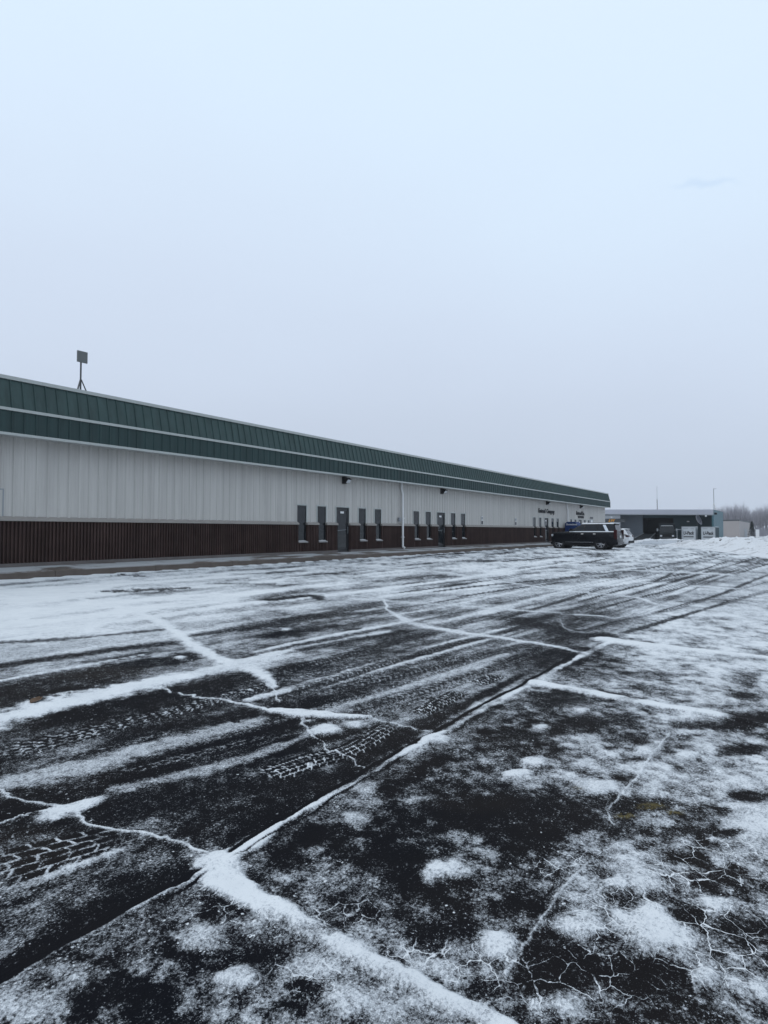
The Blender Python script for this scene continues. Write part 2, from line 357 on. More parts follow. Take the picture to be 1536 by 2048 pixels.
def tread(pp, hw, pitch=.11, blockv=.02, groove=.72, on=None, k=1.1, mask=.0, seed=1, groove_w=.26):
    global cov
    P, W = half_widths(pp, hw); P, W = smooth_line(P, W)
    idx, q, u, v, L = measure(P, W, 1.2)
    av = np.abs(v) + (ejit2[idx]) * .08
    un = u / L; ncol = 5
    lat = (v + 1) * .5 * ncol + ejit[idx] * .25; cix = np.floor(lat); l = lat - cix
    off = np.mod(cix * .37 + .13 * (cix % 2), 1.0)
    ph = u / pitch + k * np.abs(v) * 1.3 + off + ejit2[idx] * .22 + ejit[idx] * .15
    fr = ph - np.floor(ph)
    gu = 1 - sstep(groove_w * .35, groove_w, np.minimum(fr, 1 - fr) * 1.6); gl = 1 - sstep(.05, .16, np.minimum(l, 1 - l))
    g = np.clip(np.maximum(gu, gl * .9), 0, 1) * (.55 + .45 * sstep(.3, .6, vnoise(u * 14, v * 5, 44 + seed)))
    val = blockv + (groove - blockv) * g
    f = (1 - sstep(.85, 1.05, q))
    if on is not None:
        mk = np.zeros_like(u)
        for a, b in on: mk = np.maximum(mk, sstep(a - .03, a + .03, un) * (1 - sstep(b - .03, b + .03, un)))
        f = f * mk
    f = f * (1 - mask * sstep(.42, .62, vnoise(u * 2.1 + seed * 9, v * 1.3, 40 + seed))) * sstep(0, .25, u) * sstep(0, .25, L - u)
    cov[idx] = cov[idx] * (1 - f) + val * f
def rolled(pp, hw, val=.14, strength=.78, pitch=.075):
    hw = [h * (.62 if pp[i * (len(pp) - 1) // (len(hw) - 1)][1] < 1250 else .9) for i, h in enumerate(hw)]
    # a tyre's run, its tread too fine to read: dark with flecks in rows
    global cov
    P, W = half_widths(pp, hw); P, W = smooth_line(P, W)
    idx, q, u, v, L = measure(P, W, 1.3)
    f = (1 - sstep(.55, 1.15, q + ejit2[idx] * .5 + ejit[idx] * .4)) * strength * (.55 + .45 * sstep(.3, .55, vnoise(u * .5, v * .7 + 3, 57))) * sstep(0, .5, u) * sstep(0, .5, L - u)
    near = 1 - sstep(5, 9, dist[idx])
    row = .5 + .5 * np.sin((u / pitch + 1.2 * np.abs(v)) * 6.283); fl = sstep(.6, .85, row) * near * .38
    fl = fl + .35 * near * (1 - sstep(.04, .11, np.abs(np.abs(v) - .4)))
    val_ = val + np.clip(fl, 0, .5) * sstep(.35, .6, vnoise(u * 6, v * 3, 33) + .1)
    cov[idx] = cov[idx] * (1 - f) + val_ * f

# --- the slab edge that runs alongside the warehouse: snow caught on its near side, a dark open joint on the other
SEAM = [(-200, 2072), (0, 1962), (150, 1872), (300, 1793), (410, 1737), (560, 1642), (700, 1561), (800, 1502), (870, 1466), (960, 1414), (1060, 1362), (1150, 1309), (1215, 1279)]
stroke([(x + 26, y + 22) for x, y in SEAM], [60, 52, 40, 30, 26, 24, 20, 16, 12], .52, .1, 1.0, .55)
stroke([(x - 16, y - 12) for x, y in SEAM[:-2]], [34, 30, 22, 15, 10, 7], .03, .3, .5, .75)
# --- broad runs of snow between the tyre tracks
for pp, hw, val, st in [
  ([(-60, 1450), (0, 1438), (100, 1412), (200, 1388), (330, 1362), (440, 1337), (560, 1305)], [25, 23, 21, 17, 11, 7], 1.06, 1),
  ([(512, 1304), (629, 1278), (779, 1250), (840, 1238)], [4, 4, 3], .95, .9), ([(512, 1316), (612, 1295), (779, 1262)], [7, 6, 3], .9, .85),
  ([(500, 1400), (569, 1381), (699, 1344), (845, 1301), (929, 1278), (1010, 1258)], [5, 8, 7, 5, 4], .95, .95),
  ([(660, 1420), (779, 1386), (845, 1362), (945, 1330), (1010, 1308)], [16, 18, 14, 7], .72, .9),
  ([(645, 1378), (745, 1346), (845, 1317), (945, 1288), (1020, 1266)], [2, 6, 8, 6], .88, .9),
  ([(-40, 1580), (20, 1563), (180, 1527), (300, 1494), (440, 1462), (520, 1442)], [22, 24, 24, 19, 11], .70, .9),
  ([(230, 1578), (350, 1553), (470, 1525), (560, 1492), (640, 1462)], [12, 15, 15, 11, 6], .64, .85),
  ([(-40, 1276), (0, 1265), (130, 1257), (270, 1238), (500, 1207), (640, 1193), (860, 1166), (1000, 1146), (1150, 1124)], [9, 7, 6, 5, 4, 2.5, 2], 1.05, .95),
  ([(0, 1312), (150, 1290), (300, 1262), (420, 1246)], [14, 14, 9, 6], .68, .7),
  ([(0, 1362), (70, 1349), (180, 1329), (290, 1309)], [3, 2.4, 2, 1], .95, .9),
  ([(900, 1240), (1000, 1216), (1100, 1190), (1180, 1168)], [4, 5, 4], .9, .8), ([(780, 1232), (880, 1215), (1000, 1190), (1080, 1172)], [2, 3, 2], .95, .8),
  ([(1120, 1200), (1260, 1172), (1380, 1142)], [3, 3, 2], .9, .7), ([(1010, 1275), (1090, 1258), (1110, 1262)], [9, 10, 4], .72, .8)]:
    stroke(pp, hw, val, .2, .95, st, lift=.004)
# --- open dark lanes
for pp, hw, val, st in [
  ([(-40, 1398), (60, 1372), (200, 1345), (330, 1322), (420, 1306)], [18, 20, 18, 10], .10, .85), ([(-30, 1335), (100, 1318), (250, 1296), (370, 1284)], [6, 7, 6], .16, .7),
  ([(0, 1285), (120, 1279), (240, 1268), (330, 1259)], [5, 4, 3], .18, .7), ([(380, 1272), (470, 1258), (600, 1236), (740, 1226)], [4, 7, 8, 5], .15, .7),
  ([(480, 1262), (560, 1246), (680, 1222), (760, 1210)], [4, 9, 9, 4], .1, .65), ([(600, 1300), (700, 1282), (800, 1266)], [5, 7, 4], .16, .7),
  ([(540, 1200), (620, 1192), (640, 1200)], [5, 4, 3], .1, .85), ([(210, 1183), (260, 1181), (300, 1180), (360, 1176)], [3, 5, 5, 3], .05, .9), ([(430, 1167), (480, 1168), (540, 1168)], [2, 3, 2], .18, .8),
  ([(240, 1150), (280, 1152)], [2, 2], .1, .8), ([(820, 1156), (900, 1154)], [2.5, 3], .1, .8), ([(1040, 1240), (1130, 1262), (1190, 1270)], [10, 16, 12], .06, .75),
  ([(1010, 1330), (1090, 1302), (1140, 1300), (1170, 1296)], [8, 15, 10, 5], .06, .85), ([(690, 1520), (800, 1470), (900, 1420), (1010, 1370)], [22, 24, 20, 8], .05, .8),
  ([(150, 1650), (300, 1615), (470, 1580), (620, 1555)], [22, 34, 36, 20], .06, .7), ([(140, 1840), (300, 1770), (390, 1735)], [40, 30, 12], .06, .6),
  ([(1290, 1082), (1400, 1088), (1536, 1098), (1700, 1112)], [1.6, 2.2, 3, 4], .12, .8)]:
    far_ = pp[0][1] < 1190; stroke(pp, hw, val + (.18 if far_ else 0), .1 if far_ else .25, 1.7 if far_ else .9, st)
# --- tyre runs across the lot
for pp, hw in [
  ([(520, 1352), (612, 1331), (699, 1308), (845, 1271), (930, 1250)], [8, 9, 8, 4]), ([(540, 1390), (679, 1354), (812, 1314), (929, 1284), (1000, 1268), (1118, 1226), (1268, 1188), (1393, 1150), (1518, 1115)], [8, 8, 7, 6, 5, 4, 5, 4, 2]),
  ([(600, 1398), (645, 1384), (745, 1361), (845, 1338), (1024, 1297), (1088, 1282)], [8, 9, 9, 6]), ([(660, 1432), (779, 1398), (879, 1371), (979, 1338), (1024, 1320), (1100, 1290), (1160, 1266), (1243, 1241), (1393, 1206), (1536, 1150), (1640, 1112)], [10, 11, 11, 9, 7, 6, 6, 4, 4, 4, 3]),
  ([(1231, 1271), (1318, 1246), (1418, 1216), (1536, 1182), (1640, 1152)], [5, 6, 5, 5, 4]), ([(1293, 1170), (1330, 1154), (1358, 1139), (1400, 1121)], [5, 4, 3, 2]),
  ([(980, 1245), (1090, 1212), (1200, 1180), (1293, 1163), (1380, 1144)], [4, 5, 4, 3]), ([(1000, 1124), (1110, 1115), (1180, 1113)], [1.6, 1.6, 1]), ([(1160, 1128), (1230, 1116), (1330, 1110)], [1.6, 1.6, 1]),
  ([(850, 1186), (960, 1172), (1090, 1160), (1180, 1150), (1290, 1136)], [2, 2.4, 2.4, 1.5]), ([(0, 1545), (120, 1520), (250, 1488), (420, 1440)], [7, 7, 6, 4]), ([(40, 1597), (180, 1564), (330, 1524), (480, 1486), (600, 1452)], [9, 10, 9, 6]),
  ([(1150, 1206), (1260, 1176), (1370, 1150), (1470, 1118)], [3, 3, 2.4, 1.6]), ([(1180, 1222), (1300, 1190), (1420, 1162), (1536, 1128)], [3, 3, 2.4, 2]), ([(1300, 1228), (1400, 1200), (1536, 1164)], [2.4, 2.4, 2]), ([(900, 1196), (1010, 1180), (1130, 1164)], [2, 2, 1.6]), ([(780, 1188), (900, 1172), (1040, 1152)], [1.6, 2, 1.4]),
  ([(1240, 1146), (1340, 1128), (1440, 1108)], [2, 2, 1.3]), ([(1400, 1160), (1480, 1140), (1600, 1118)], [2.5, 2, 1.5])]:
    rolled(pp, hw)
rt = random.Random(21)
for q_ in range(13):        # finer, fainter runs that sweep the same way
    s_ = .42 + .075 * q_ + rt.uniform(-.03, .03); dx = rt.uniform(-60, 60); bend = rt.uniform(-.05, .05)
    base = [(430, 1438), (600, 1396), (780, 1348), (1000, 1284), (1180, 1228), (1350, 1176), (1520, 1122)]; a_, b2_ = rt.choice([(0, 7), (0, 6), (1, 7), (2, 7)])
    rolled([(x + dx, 1062 + (y - 1062) * (s_ + bend * (x - 900) / 600)) for x, y in base][a_:b2_], [max(1.1, 5.2 * s_ * f_) for f_ in (1, .8, .6, .45, .35)], val=.26, strength=.62)
tread([(-30, 1516), (60, 1493), (150, 1471), (330, 1426), (470, 1390), (560, 1366)], [17, 16, 13, 9, 7], pitch=.095, groove=.80, mask=.3, seed=2, blockv=.10, k=1.0, groove_w=.2)
tread([(470, 1572), (540, 1550), (620, 1522), (700, 1500), (780, 1452), (830, 1430), (950, 1370), (1010, 1346)], [20, 20, 18, 15, 12, 9], pitch=.07, on=[(.06, .40), (.52, .73), (.84, .97)], groove=.92, seed=3, mask=.12, groove_w=.2)
tread([(-60, 1754), (20, 1732), (130, 1702), (230, 1674), (285, 1658)], [42, 38, 32, 26, 22], pitch=.115, groove=.78, seed=4, k=.5, groove_w=.16, mask=.15)
stroke([(50, 1780), (130, 1742), (200, 1715), (270, 1688)], [12, 16, 15, 9], .92, .05, 1.2, .95, lift=.002, fade=.12)
tread([(85, 1795), (140, 1768), (200, 1744)], [20, 18, 14], pitch=.115, groove=.70, seed=5, k=.5, groove_w=.16)
# --- joints and cracks filled with snow
def crack(pp, hw, val=1.05, jag=.03, st=1, lift=.002, brk=.3):
    hw = [h * .72 for h in hw]; stroke(pp, hw, val, .3, .8, st, jag * 1.3, lift, brk=brk)
    stroke(pp, [h * 3.2 + 2 for h in hw], .62, .05, 1.1, .38, jag * 1.3)
stroke([(430, 1742), (470, 1772), (560, 1822), (700, 1898), (850, 1976), (930, 2020), (1010, 2062), (1150, 2140)], [40, 34, 31, 28, 27, 28, 30], 1.1, .3, .7, 1, .02, .008)
stroke([(402, 1750), (445, 1724), (495, 1692), (560, 1650)], [16, 30, 22, 6], 1.08, .15, .9, 1, lift=.006)
stroke([(560, 1850), (680, 1925), (800, 1995), (900, 2060)], [70, 80, 90], .55, .2, 1.2, .55)
stroke([(1072, 1366), (1250, 1399), (1400, 1424), (1470, 1436), (1540, 1452), (1650, 1472)], [7, 7, 6, 4, 4], 1.12, .35, .5, 1, .03, .012)
stroke([(1213, 1280), (1300, 1291), (1400, 1302), (1536, 1316), (1700, 1336)], [7, 6, 4.5, 4, 4], 1.12, .35, .5, 1, .03, .015)
stroke([(545, 1376), (520, 1348), (400, 1300), (350, 1262), (305, 1238), (240, 1215), (160, 1198)], [8, 17, 14, 11, 7, 4], 1.06, .12, .9, 1, .04, .004)
stroke([(400, 1345), (470, 1335), (530, 1322), (600, 1306)], [8, 16, 14, 4], .85, .2, .9, .85)
crack([(555, 1404), (548, 1378), (536, 1362)], [3, 4], 1, .04)
crack([(722, 1536), (690, 1510), (640, 1490), (615, 1450), (600, 1435), (530, 1420), (450, 1402), (350, 1386), (330, 1378)], [2.2, 2.6, 3.4, 5, 5, 3, 2.4, 1.6], 1.05, .06)
stroke([(545, 1420), (600, 1426), (660, 1432), (740, 1434)], [5, 12, 8, 2], 1.05, .3, .5, .95, lift=.012)
crack([(740, 1436), (800, 1450), (860, 1464)], [2, 1.6], .9, .04, .8)
crack([(1166, 1306), (1100, 1291), (1000, 1276), (870, 1256), (810, 1241), (772, 1217), (765, 1199), (700, 1190), (620, 1187)], [3, 3.4, 4, 8, 8, 3, 2, 2, 1.5], 1.05, .06)
crack([(1118, 1240), (1130, 1255), (1160, 1264), (1200, 1262)], [1.6, 1.6, 1.2], .9, .06, .7)
for pp, hw in [([(700, 1197), (768, 1201), (900, 1211), (1148, 1228), (1230, 1236)], [2.4, 2.6, 2, 1.2]), ([(870, 1143), (938, 1152), (1048, 1170), (1143, 1182), (1268, 1195), (1333, 1212), (1536, 1226)], [1.6, 2, 2.2, 1.6, 1.4]),
               ([(1238, 1162), (1318, 1167), (1536, 1182)], [1.4, 1.4, 1.2]), ([(640, 1128), (760, 1137), (900, 1146)], [1.2, 1.4, 1.2]), ([(1150, 1135), (1300, 1142), (1536, 1152)], [1, 1, 1])]:
    crack(pp, hw, 1.05, .06, .9)
crack([(412, 1707), (350, 1682), (290, 1667), (185, 1650), (150, 1622), (110, 1612), (40, 1601), (0, 1581), (-40, 1560)], [5, 5, 4.4, 4.4, 6, 5, 5, 6], 1.1, .02)
crack([(115, 1613), (60, 1628), (0, 1645), (-40, 1652)], [2.6, 2.4, 2.6], 1, .03)
crack([(375, 1678), (372, 1690), (330, 1672)], [2, 2], .8, .02, .8)
stroke([(50, 1636), (100, 1630), (140, 1618), (190, 1600), (230, 1588)], [8, 18, 17, 10, 5], 1.0, .08, 1.1, .95, lift=.003, fade=.12)
crack([(1338, 1466), (1300, 1515), (1280, 1545), (1255, 1575), (1237, 1595), (1215, 1624), (1228, 1650)], [3.4, 4, 4.4, 4.4, 4, 3], 1.1, .012)
crack([(1410, 1386), (1388, 1410), (1376, 1418)], [2, 2], .95, .03, .8)
crack([(1185, 1715), (1140, 1762), (1105, 1802), (1075, 1852), (1042, 1900), (1012, 1945), (985, 1992), (960, 2048)], [4, 5, 5.5, 6, 6, 7, 9], 1.0, .012, .95, brk=.35)
crack([(1415, 1395), (1300, 1490)], [1, 1], .7, .1, .4)
# --- the seam itself
stroke([(x + 7, y + 5) for x, y in SEAM[:5]], [5, 4, 3], .85, .3, 1.0, .8, .03, .004, brk=.8)
stroke([(x + 7, y + 5) for x, y in SEAM[4:]], [7, 7, 6, 6, 6, 5, 5, 5], 1.08, .25, 1.1, .95, .03, .006, brk=.55)
stroke([(x - 2, y - 1) for x, y in SEAM[:-1]], [12, 10, 8, 5, 4, 3.4, 3, 2.6, 2], -.6, .4, .7, 1, .02, brk=.12)
stroke([(x + 13, y + 9) for x, y in SEAM[3:10]], [2.5, 2, 1.6, 1.4], -.3, .3, .8, .8, .05, brk=.5)
stroke([(840, 1486), (866, 1473), (890, 1462)], [4, 9, 4], 1.05, .3, .5, 1)
# --- clumps and bare spots
for b in [(880, 1740, 50, 22, .95), (992, 1890, 30, 22, .95), (950, 1880, 70, 34, .4), (480, 1955, 30, 20, .9), (405, 1880, 48, 22, .5), (1310, 1860, 58, 46, .85), (1172, 1850, 42, 22, .75), (1262, 1722, 35, 17, .6),
          (1200, 1577, 36, 15, .8), (1030, 1548, 26, 9, .95), (1068, 1525, 26, 9, .9), (1232, 1768, 22, 10, .8), (1415, 1955, 28, 17, .8), (1130, 2005, 40, 28, .7), (690, 2005, 38, 30, .75), (1432, 1815, 54, 13, .8), (1372, 1512, 20, 6, .95),
          (1292, 1750, 32, 26, .6), (1362, 1690, 28, 24, .5), (655, 1461, 26, 10, .95), (708, 1450, 22, 7, .75), (1490, 1700, 70, 40, .5), (1480, 1562, 42, 18, .75), (1510, 1640, 44, 32, .6), (440, 1724, 40, 26, 1), (870, 1476, 24, 9, .9),
          (360, 1316, 12, 3, .95), (570, 1259, 12, 3, .8), (620, 1530, 8, 3, .6), (1250, 1690, 24, 12, .5), (570, 1760, 16, 8, .6), (620, 1700, 30, 14, .3), (1290, 1500, 18, 6, .7), (1080, 1455, 20, 8, .8), (1165, 1420, 16, 4, .8),
          (830, 1500, 24, 10, .6), (720, 1640, 20, 16, .5), (1420, 1500, 24, 8, .7), (1180, 1670, 26, 12, .4), (735, 1575, 30, 10, .4), (300, 1930, 50, 24, .4), (150, 1945, 60, 22, .45), (60, 2010, 70, 30, .45)]: blob(*b)
for b in [(1500, 1592, 28, 11, .85), (1455, 1665, 26, 8, .8), (1505, 1440, 44, 13, .9), (1478, 1452, 32, 8, .85), (562, 1722, 30, 22, .7), (1375, 1830, 32, 20, .8), (1285, 1955, 60, 36, .8), (1130, 1945, 70, 50, .8), (1480, 1500, 44, 11, .8),
          (1110, 1400, 52, 18, .7), (1195, 1445, 62, 18, .7), (1060, 1472, 44, 9, .6), (1095, 1620, 120, 40, .75), (1290, 1605, 44, 12, .7), (1420, 1620, 30, 8, .4), (1290, 1665, 22, 7, .6), (860, 1855, 60, 40, .7), (960, 1975, 60, 22, .7),
          (1250, 1480, 50, 9, .6), (1390, 1450, 60, 6, .6), (1345, 1350, 60, 4, .3), (1480, 1390, 40, 6, .55), (1260, 1400, 24, 5, .4), (1180, 1350, 50, 6, .35), (700, 1800, 60, 30, .5), (520, 1900, 60, 40, .5), (640, 1860, 40, 16, .3)]: blob(*b, val=.02)
g_ = (1 - sstep(.25, .9, np.abs(GY - 15.9))) * (GX < 62) * (GX > -20); cov = cov - g_ * .30 * sstep(.35, .6, fbm(GX * .25, GY * 1.2, 3, 99))
# gutter snow along the kerb, and the cleared edge under it
stroke([(-40, 16.46), (10, 16.46), (40, 16.46), (75, 16.46)], 0, 1.15, .5, .5, 1, world=.15, lift=.03)
stroke([(4, 15.9), (8, 15.7), (11, 16), (16, 15.9), (20, 16.1)], 0, .45, .2, 1.2, .5, world=.32)
# crazed asphalt
for x, y, rx, ry, s in [(1420, 1720, 120, 60, 1), (1440, 1880, 150, 90, 1), (1250, 1830, 110, 60, .8), (1180, 1960, 150, 80, .75), (820, 1900, 90, 30, .6), (980, 1940, 90, 60, .7), (700, 1830, 80, 40, .5), (1120, 1730, 80, 40, .6), (600, 1950, 90, 60, .4), (450, 1800, 80, 50, .5), (1380, 1600, 80, 20, .5)]:
    c = on_ground(x, y)[:2]; ex = on_ground(x + rx, y)[:2] - c; ey = on_ground(x, y + ry)[:2] - c
    A = np.linalg.inv(np.array([ex, ey]).T); l = A @ np.stack([GX - c[0], GY - c[1]]); allig = np.maximum(allig, s * (1 - sstep(.5, 1.4, np.hypot(l[0], l[1]))))
# --- worn, browner stretches
def tinted(x, y, rx, ry, s):
    c = on_ground(x, y)[:2]; ex = on_ground(x + rx, y)[:2] - c; ey = on_ground(x, y + ry)[:2] - c
    A = np.linalg.inv(np.array([ex, ey]).T); l = A @ np.stack([GX - c[0], GY - c[1]])
    f = s * (1 - sstep(.3, 1.2, np.hypot(l[0], l[1]))); np.maximum(tint, f, out=tint)
tinted(150, 1345, 260, 24, 1); tinted(700, 1240, 120, 14, .8); tinted(500, 1140, 60, 4, 1); tinted(60, 1700, 140, 80, .7); tinted(950, 1600, 160, 40, .6)
moss = np.zeros_like(cov)
for x, y, rx, ry in [(1300, 1612, 34, 9), (1250, 1632, 30, 7), (1160, 1578, 18, 6), (1345, 1625, 24, 6)]:
    c = on_ground(x, y)[:2]; ex = on_ground(x + rx, y)[:2] - c; ey = on_ground(x, y + ry)[:2] - c
    A = np.linalg.inv(np.array([ex, ey]).T); l = A @ np.stack([GX - c[0], GY - c[1]]); moss = np.maximum(moss, 1 - sstep(.2, 1.1, np.hypot(l[0], l[1]) + ejit * .8))
cov = np.clip(cov, -.5, 1.2)
lot_h = relief + .004 * sstep(.4, .9, cov) * (dist < 60)
GZf = GZ + lot_h
me = bpy.data.meshes.new('parking_lot')
nv = NR * NA; me.vertices.add(nv + 1)
me.vertices.foreach_set('co', np.append(np.stack([GX, GY, GZf], 1).ravel(), [0, 0, 0]).astype(np.float32))
ii, jj = np.meshgrid(np.arange(NR - 1), np.arange(NA), indexing='ij'); j2 = (jj + 1) % NA
q4 = np.stack([ii * NA + jj, (ii + 1) * NA + jj, (ii + 1) * NA + j2, ii * NA + j2], -1).reshape(-1, 4)
jt = np.arange(NA); t3 = np.stack([np.full(NA, nv), jt, (jt + 1) % NA], 1)
loops = np.concatenate([q4.ravel(), t3.ravel()]).astype(np.int32); npoly = len(q4) + NA
me.loops.add(len(loops)); me.loops.foreach_set('vertex_index', loops)
me.polygons.add(npoly)
me.polygons.foreach_set('loop_start', np.concatenate([np.arange(len(q4)) * 4, len(q4) * 4 + np.arange(NA) * 3]).astype(np.int32))
me.polygons.foreach_set('use_smooth', np.ones(npoly, bool))
me.update(calc_edges=True); me.validate()
at = me.attributes.new('lot_map', 'FLOAT_COLOR', 'POINT')
at.data.foreach_set('color', np.append(np.stack([cov, tint, allig, moss], 1).ravel(), [.3, .3, 0, 0]).astype(np.float32))
lot = bpy.data.objects.new('parking_lot', me); C.objects.link(lot); tag(lot, kind='structure')

m = bpy.data.materials.new('snowy_asphalt'); m.use_nodes = True; t = m.node_tree; b = t.nodes['Principled BSDF']
def mth(op, a, b_=None, c=None, clamp=False):
    n = N(t, 'ShaderNodeMath', operation=op, use_clamp=clamp)
    for i, x in enumerate((a, b_, c)):
        if x is None: continue
        if hasattr(x, 'is_linked'): t.links.new(x, n.inputs[i])
        else: n.inputs[i].default_value = x
    return n.outputs[0]
def noise(scale, det=3, rough=.55, vec=None):
    n = N(t, 'ShaderNodeTexNoise'); n.inputs['Scale'].default_value = scale; n.inputs['Detail'].default_value = det; n.inputs['Roughness'].default_value = rough
    t.links.new(vec or tcn.outputs['Object'], n.inputs['Vector']); return n
def srange(x, a, b_, lo=0, hi=1):
    n = N(t, 'ShaderNodeMapRange', interpolation_type='SMOOTHSTEP'); t.links.new(x, n.inputs[0])
    for i, k in ((1, a), (2, b_), (3, lo), (4, hi)): n.inputs[i].default_value = k
    return n.outputs[0]
def mixc(f, a, b_):
    n = N(t, 'ShaderNodeMix', data_type='RGBA'); t.links.new(f, n.inputs[0])
    for i, k in ((6, a), (7, b_)):
        if hasattr(k, 'is_linked'): t.links.new(k, n.inputs[i])
        else: n.inputs[i].default_value = (*k, 1)
    return n.outputs[2]
tcn = N(t, 'ShaderNodeTexCoord'); an = N(t, 'ShaderNodeAttribute', attribute_name='lot_map')
sp = N(t, 'ShaderNodeSeparateColor'); t.links.new(an.outputs['Color'], sp.inputs[0])
COV, TINT, ALG, MOSS = sp.outputs[0], sp.outputs[1], sp.outputs[2], an.outputs['Alpha']
n1 = noise(16, 4, .6); n2 = noise(75, 4, .65); n3 = noise(230, 2, .6)
k = mth('ADD', COV, mth('MULTIPLY_ADD', n1.outputs['Fac'], .75, -.375))
k = mth('ADD', k, mth('MULTIPLY_ADD', n2.outputs['Fac'], 1.25, -.625))
k = mth('ADD', k, mth('MULTIPLY_ADD', n3.outputs['Fac'], .7, -.35))
# crazing: snow packed into a net of hairline cracks
wv = N(t, 'ShaderNodeVectorMath', operation='MULTIPLY_ADD'); wv.inputs[1].default_value = (.09, .09, 0)
wvn = noise(9, 3, .6); t.links.new(wvn.outputs['Color'], wv.inputs[0]); t.links.new(tcn.outputs['Object'], wv.inputs[2])
vo = N(t, 'ShaderNodeTexVoronoi', feature='DISTANCE_TO_EDGE'); vo.inputs['Scale'].default_value = 9.5; t.links.new(wv.outputs[0], vo.inputs['Vector'])
wid = noise(5, 3, .6)
thr = mth('MULTIPLY', srange(wid.outputs['Fac'], .34, .72), .026)
cr = mth('SUBTRACT', 1, mth('DIVIDE', vo.outputs['Distance'], mth('ADD', thr, .007)), clamp=True)
cr = mth('MULTIPLY', srange(cr, .0, .55), mth('MULTIPLY', ALG, srange(wid.outputs['Fac'], .29, .41)))
brkn = noise(16, 3, .6); cr = mth('MULTIPLY', cr, srange(brkn.outputs['Fac'], .30, .48, .3, 1)); k = mth('ADD', k, mth('MULTIPLY', cr, .8))
fk = noise(48, 2, .5); fk2 = noise(2.3, 3, .6)
k = mth('ADD', k, mth('MULTIPLY', srange(fk.outputs['Fac'], .66, .74), srange(fk2.outputs['Fac'], .42, .62, .05, .7)))
fk3 = noise(120, 2, .5)
k = mth('ADD', k, mth('MULTIPLY', srange(fk3.outputs['Fac'], .60, .70), .30))
MASK = srange(k, .235, .86)
# thin dusting that only whitens the stones
asp_n = noise(130, 4, .7); big = noise(1.1, 5, .6)
asp = mixc(asp_n.outputs['Fac'], (.0024, .003, .0046), (.0098, .0105, .0138))
asp = mixc(mth('MULTIPLY', srange(big.outputs['Fac'], .4, .65), .5), asp, (.0125, .0115, .0125))
asp = mixc(mth('MULTIPLY', TINT, .42), asp, (.028, .0225, .018))
mn = noise(40, 3, .7)
asp = mixc(mth('MULTIPLY', MOSS, srange(mn.outputs['Fac'], .42, .56)), asp, (.10, .082, .035))
sn = noise(3.2, 4, .6)
snow = mixc(sn.outputs['Fac'], (.60, .63, .655), (.80, .82, .835))
snow = mixc(srange(k, .62, 1.12), (.52, .55, .585), snow)
col = mixc(MASK, asp, snow)
t.links.new(col, b.inputs['Base Color'])
rg = N(t, 'ShaderNodeMapRange'); t.links.new(MASK, rg.inputs[0]); rg.inputs[3].default_value = .72; rg.inputs[4].default_value = .95
t.links.new(rg.outputs[0], b.inputs['Roughness']); b.inputs['Specular IOR Level'].default_value = .03
bp = N(t, 'ShaderNodeBump'); bp.inputs['Strength'].default_value = .55; bp.inputs['Distance'].default_value = .006
t.links.new(mth('ADD', mth('MULTIPLY', MASK, .8), mth('MULTIPLY', n2.outputs['Fac'], .8)), bp.inputs['Height']); t.links.new(bp.outputs[0], b.inputs['Normal'])
lot.data.materials.append(m)
# ------------------------------------------------------------------ the long warehouse
D = 18.0; X0, X1 = -26.0, 67.9; ZB, ZC, ZT = .55, 1.93, 4.25     # siding plane, ends, foot, top of the block, head of the siding
FB = 17.90                                                         # face of the block wainscot
RIB = .3048
wh = thing('warehouse', 'long low warehouse with green metal mansard, pale ribbed siding and brown block base', 'warehouse', (20, D, ZB))
def wchild(mb, name, m, parent=None, **k):
    # geometry is written in world coordinates; the building's Empty sits at its foot
    o = mb.build(name, m, None, **k); p = parent or wh
    o.parent = p
    base = Vector((0, 0, 0)); q = p
    while q is not None: base += Vector(q.location); q = q.parent
    for v in o.data.vertices: v.co -= base
    return o
GROUPS = [18.31, 27.74, 45.98, 55.50]
M['sill_snow'] = mat('sill_snow', (.45, .45, .46), .9, var=.2, vscale=9)
WIN = [(0, .59), (1.32, .59), (4.37, .59), (5.71, .57)]; DOOR = (2.65, .96)
ZWT, ZWS = 2.70, 1.16
opens = []
for g in GROUPS:
    for a, w_ in WIN: opens.append(('w', g + a, g + a + w_))
    opens.append(('d', g + DOOR[0], g + DOOR[0] + DOOR[1]))
opens.sort(key=lambda q: q[1])
def ribbed(mb, x0, x1, z0, z1, y, pitch, rib, dep, minor=0):
    prof = [(x0, y)]
    k = math.ceil((x0 - .0001) / pitch)
    while k * pitch < x1 - .001:
        c = k * pitch
        for dx, dy in ((-rib, 0), (-rib * .45, -dep), (rib * .45, -dep), (rib, 0)):
            if x0 < c + dx < x1: prof.append((c + dx, y + dy))
        if minor:
            for mshift in (.36, .64):
                cc = c + pitch * mshift
                for dx, dy in ((-.016, 0), (0, -minor), (.016, 0)):
                    if x0 < cc + dx < x1: prof.append((cc + dx, y + dy))
        k += 1
    prof.append((x1, y)); n = len(prof)
    mb.add([(a, b, z0) for a, b in prof] + [(a, b, z1) for a, b in prof], [(i, i + 1, n + i + 1, n + i) for i in range(n - 1)])
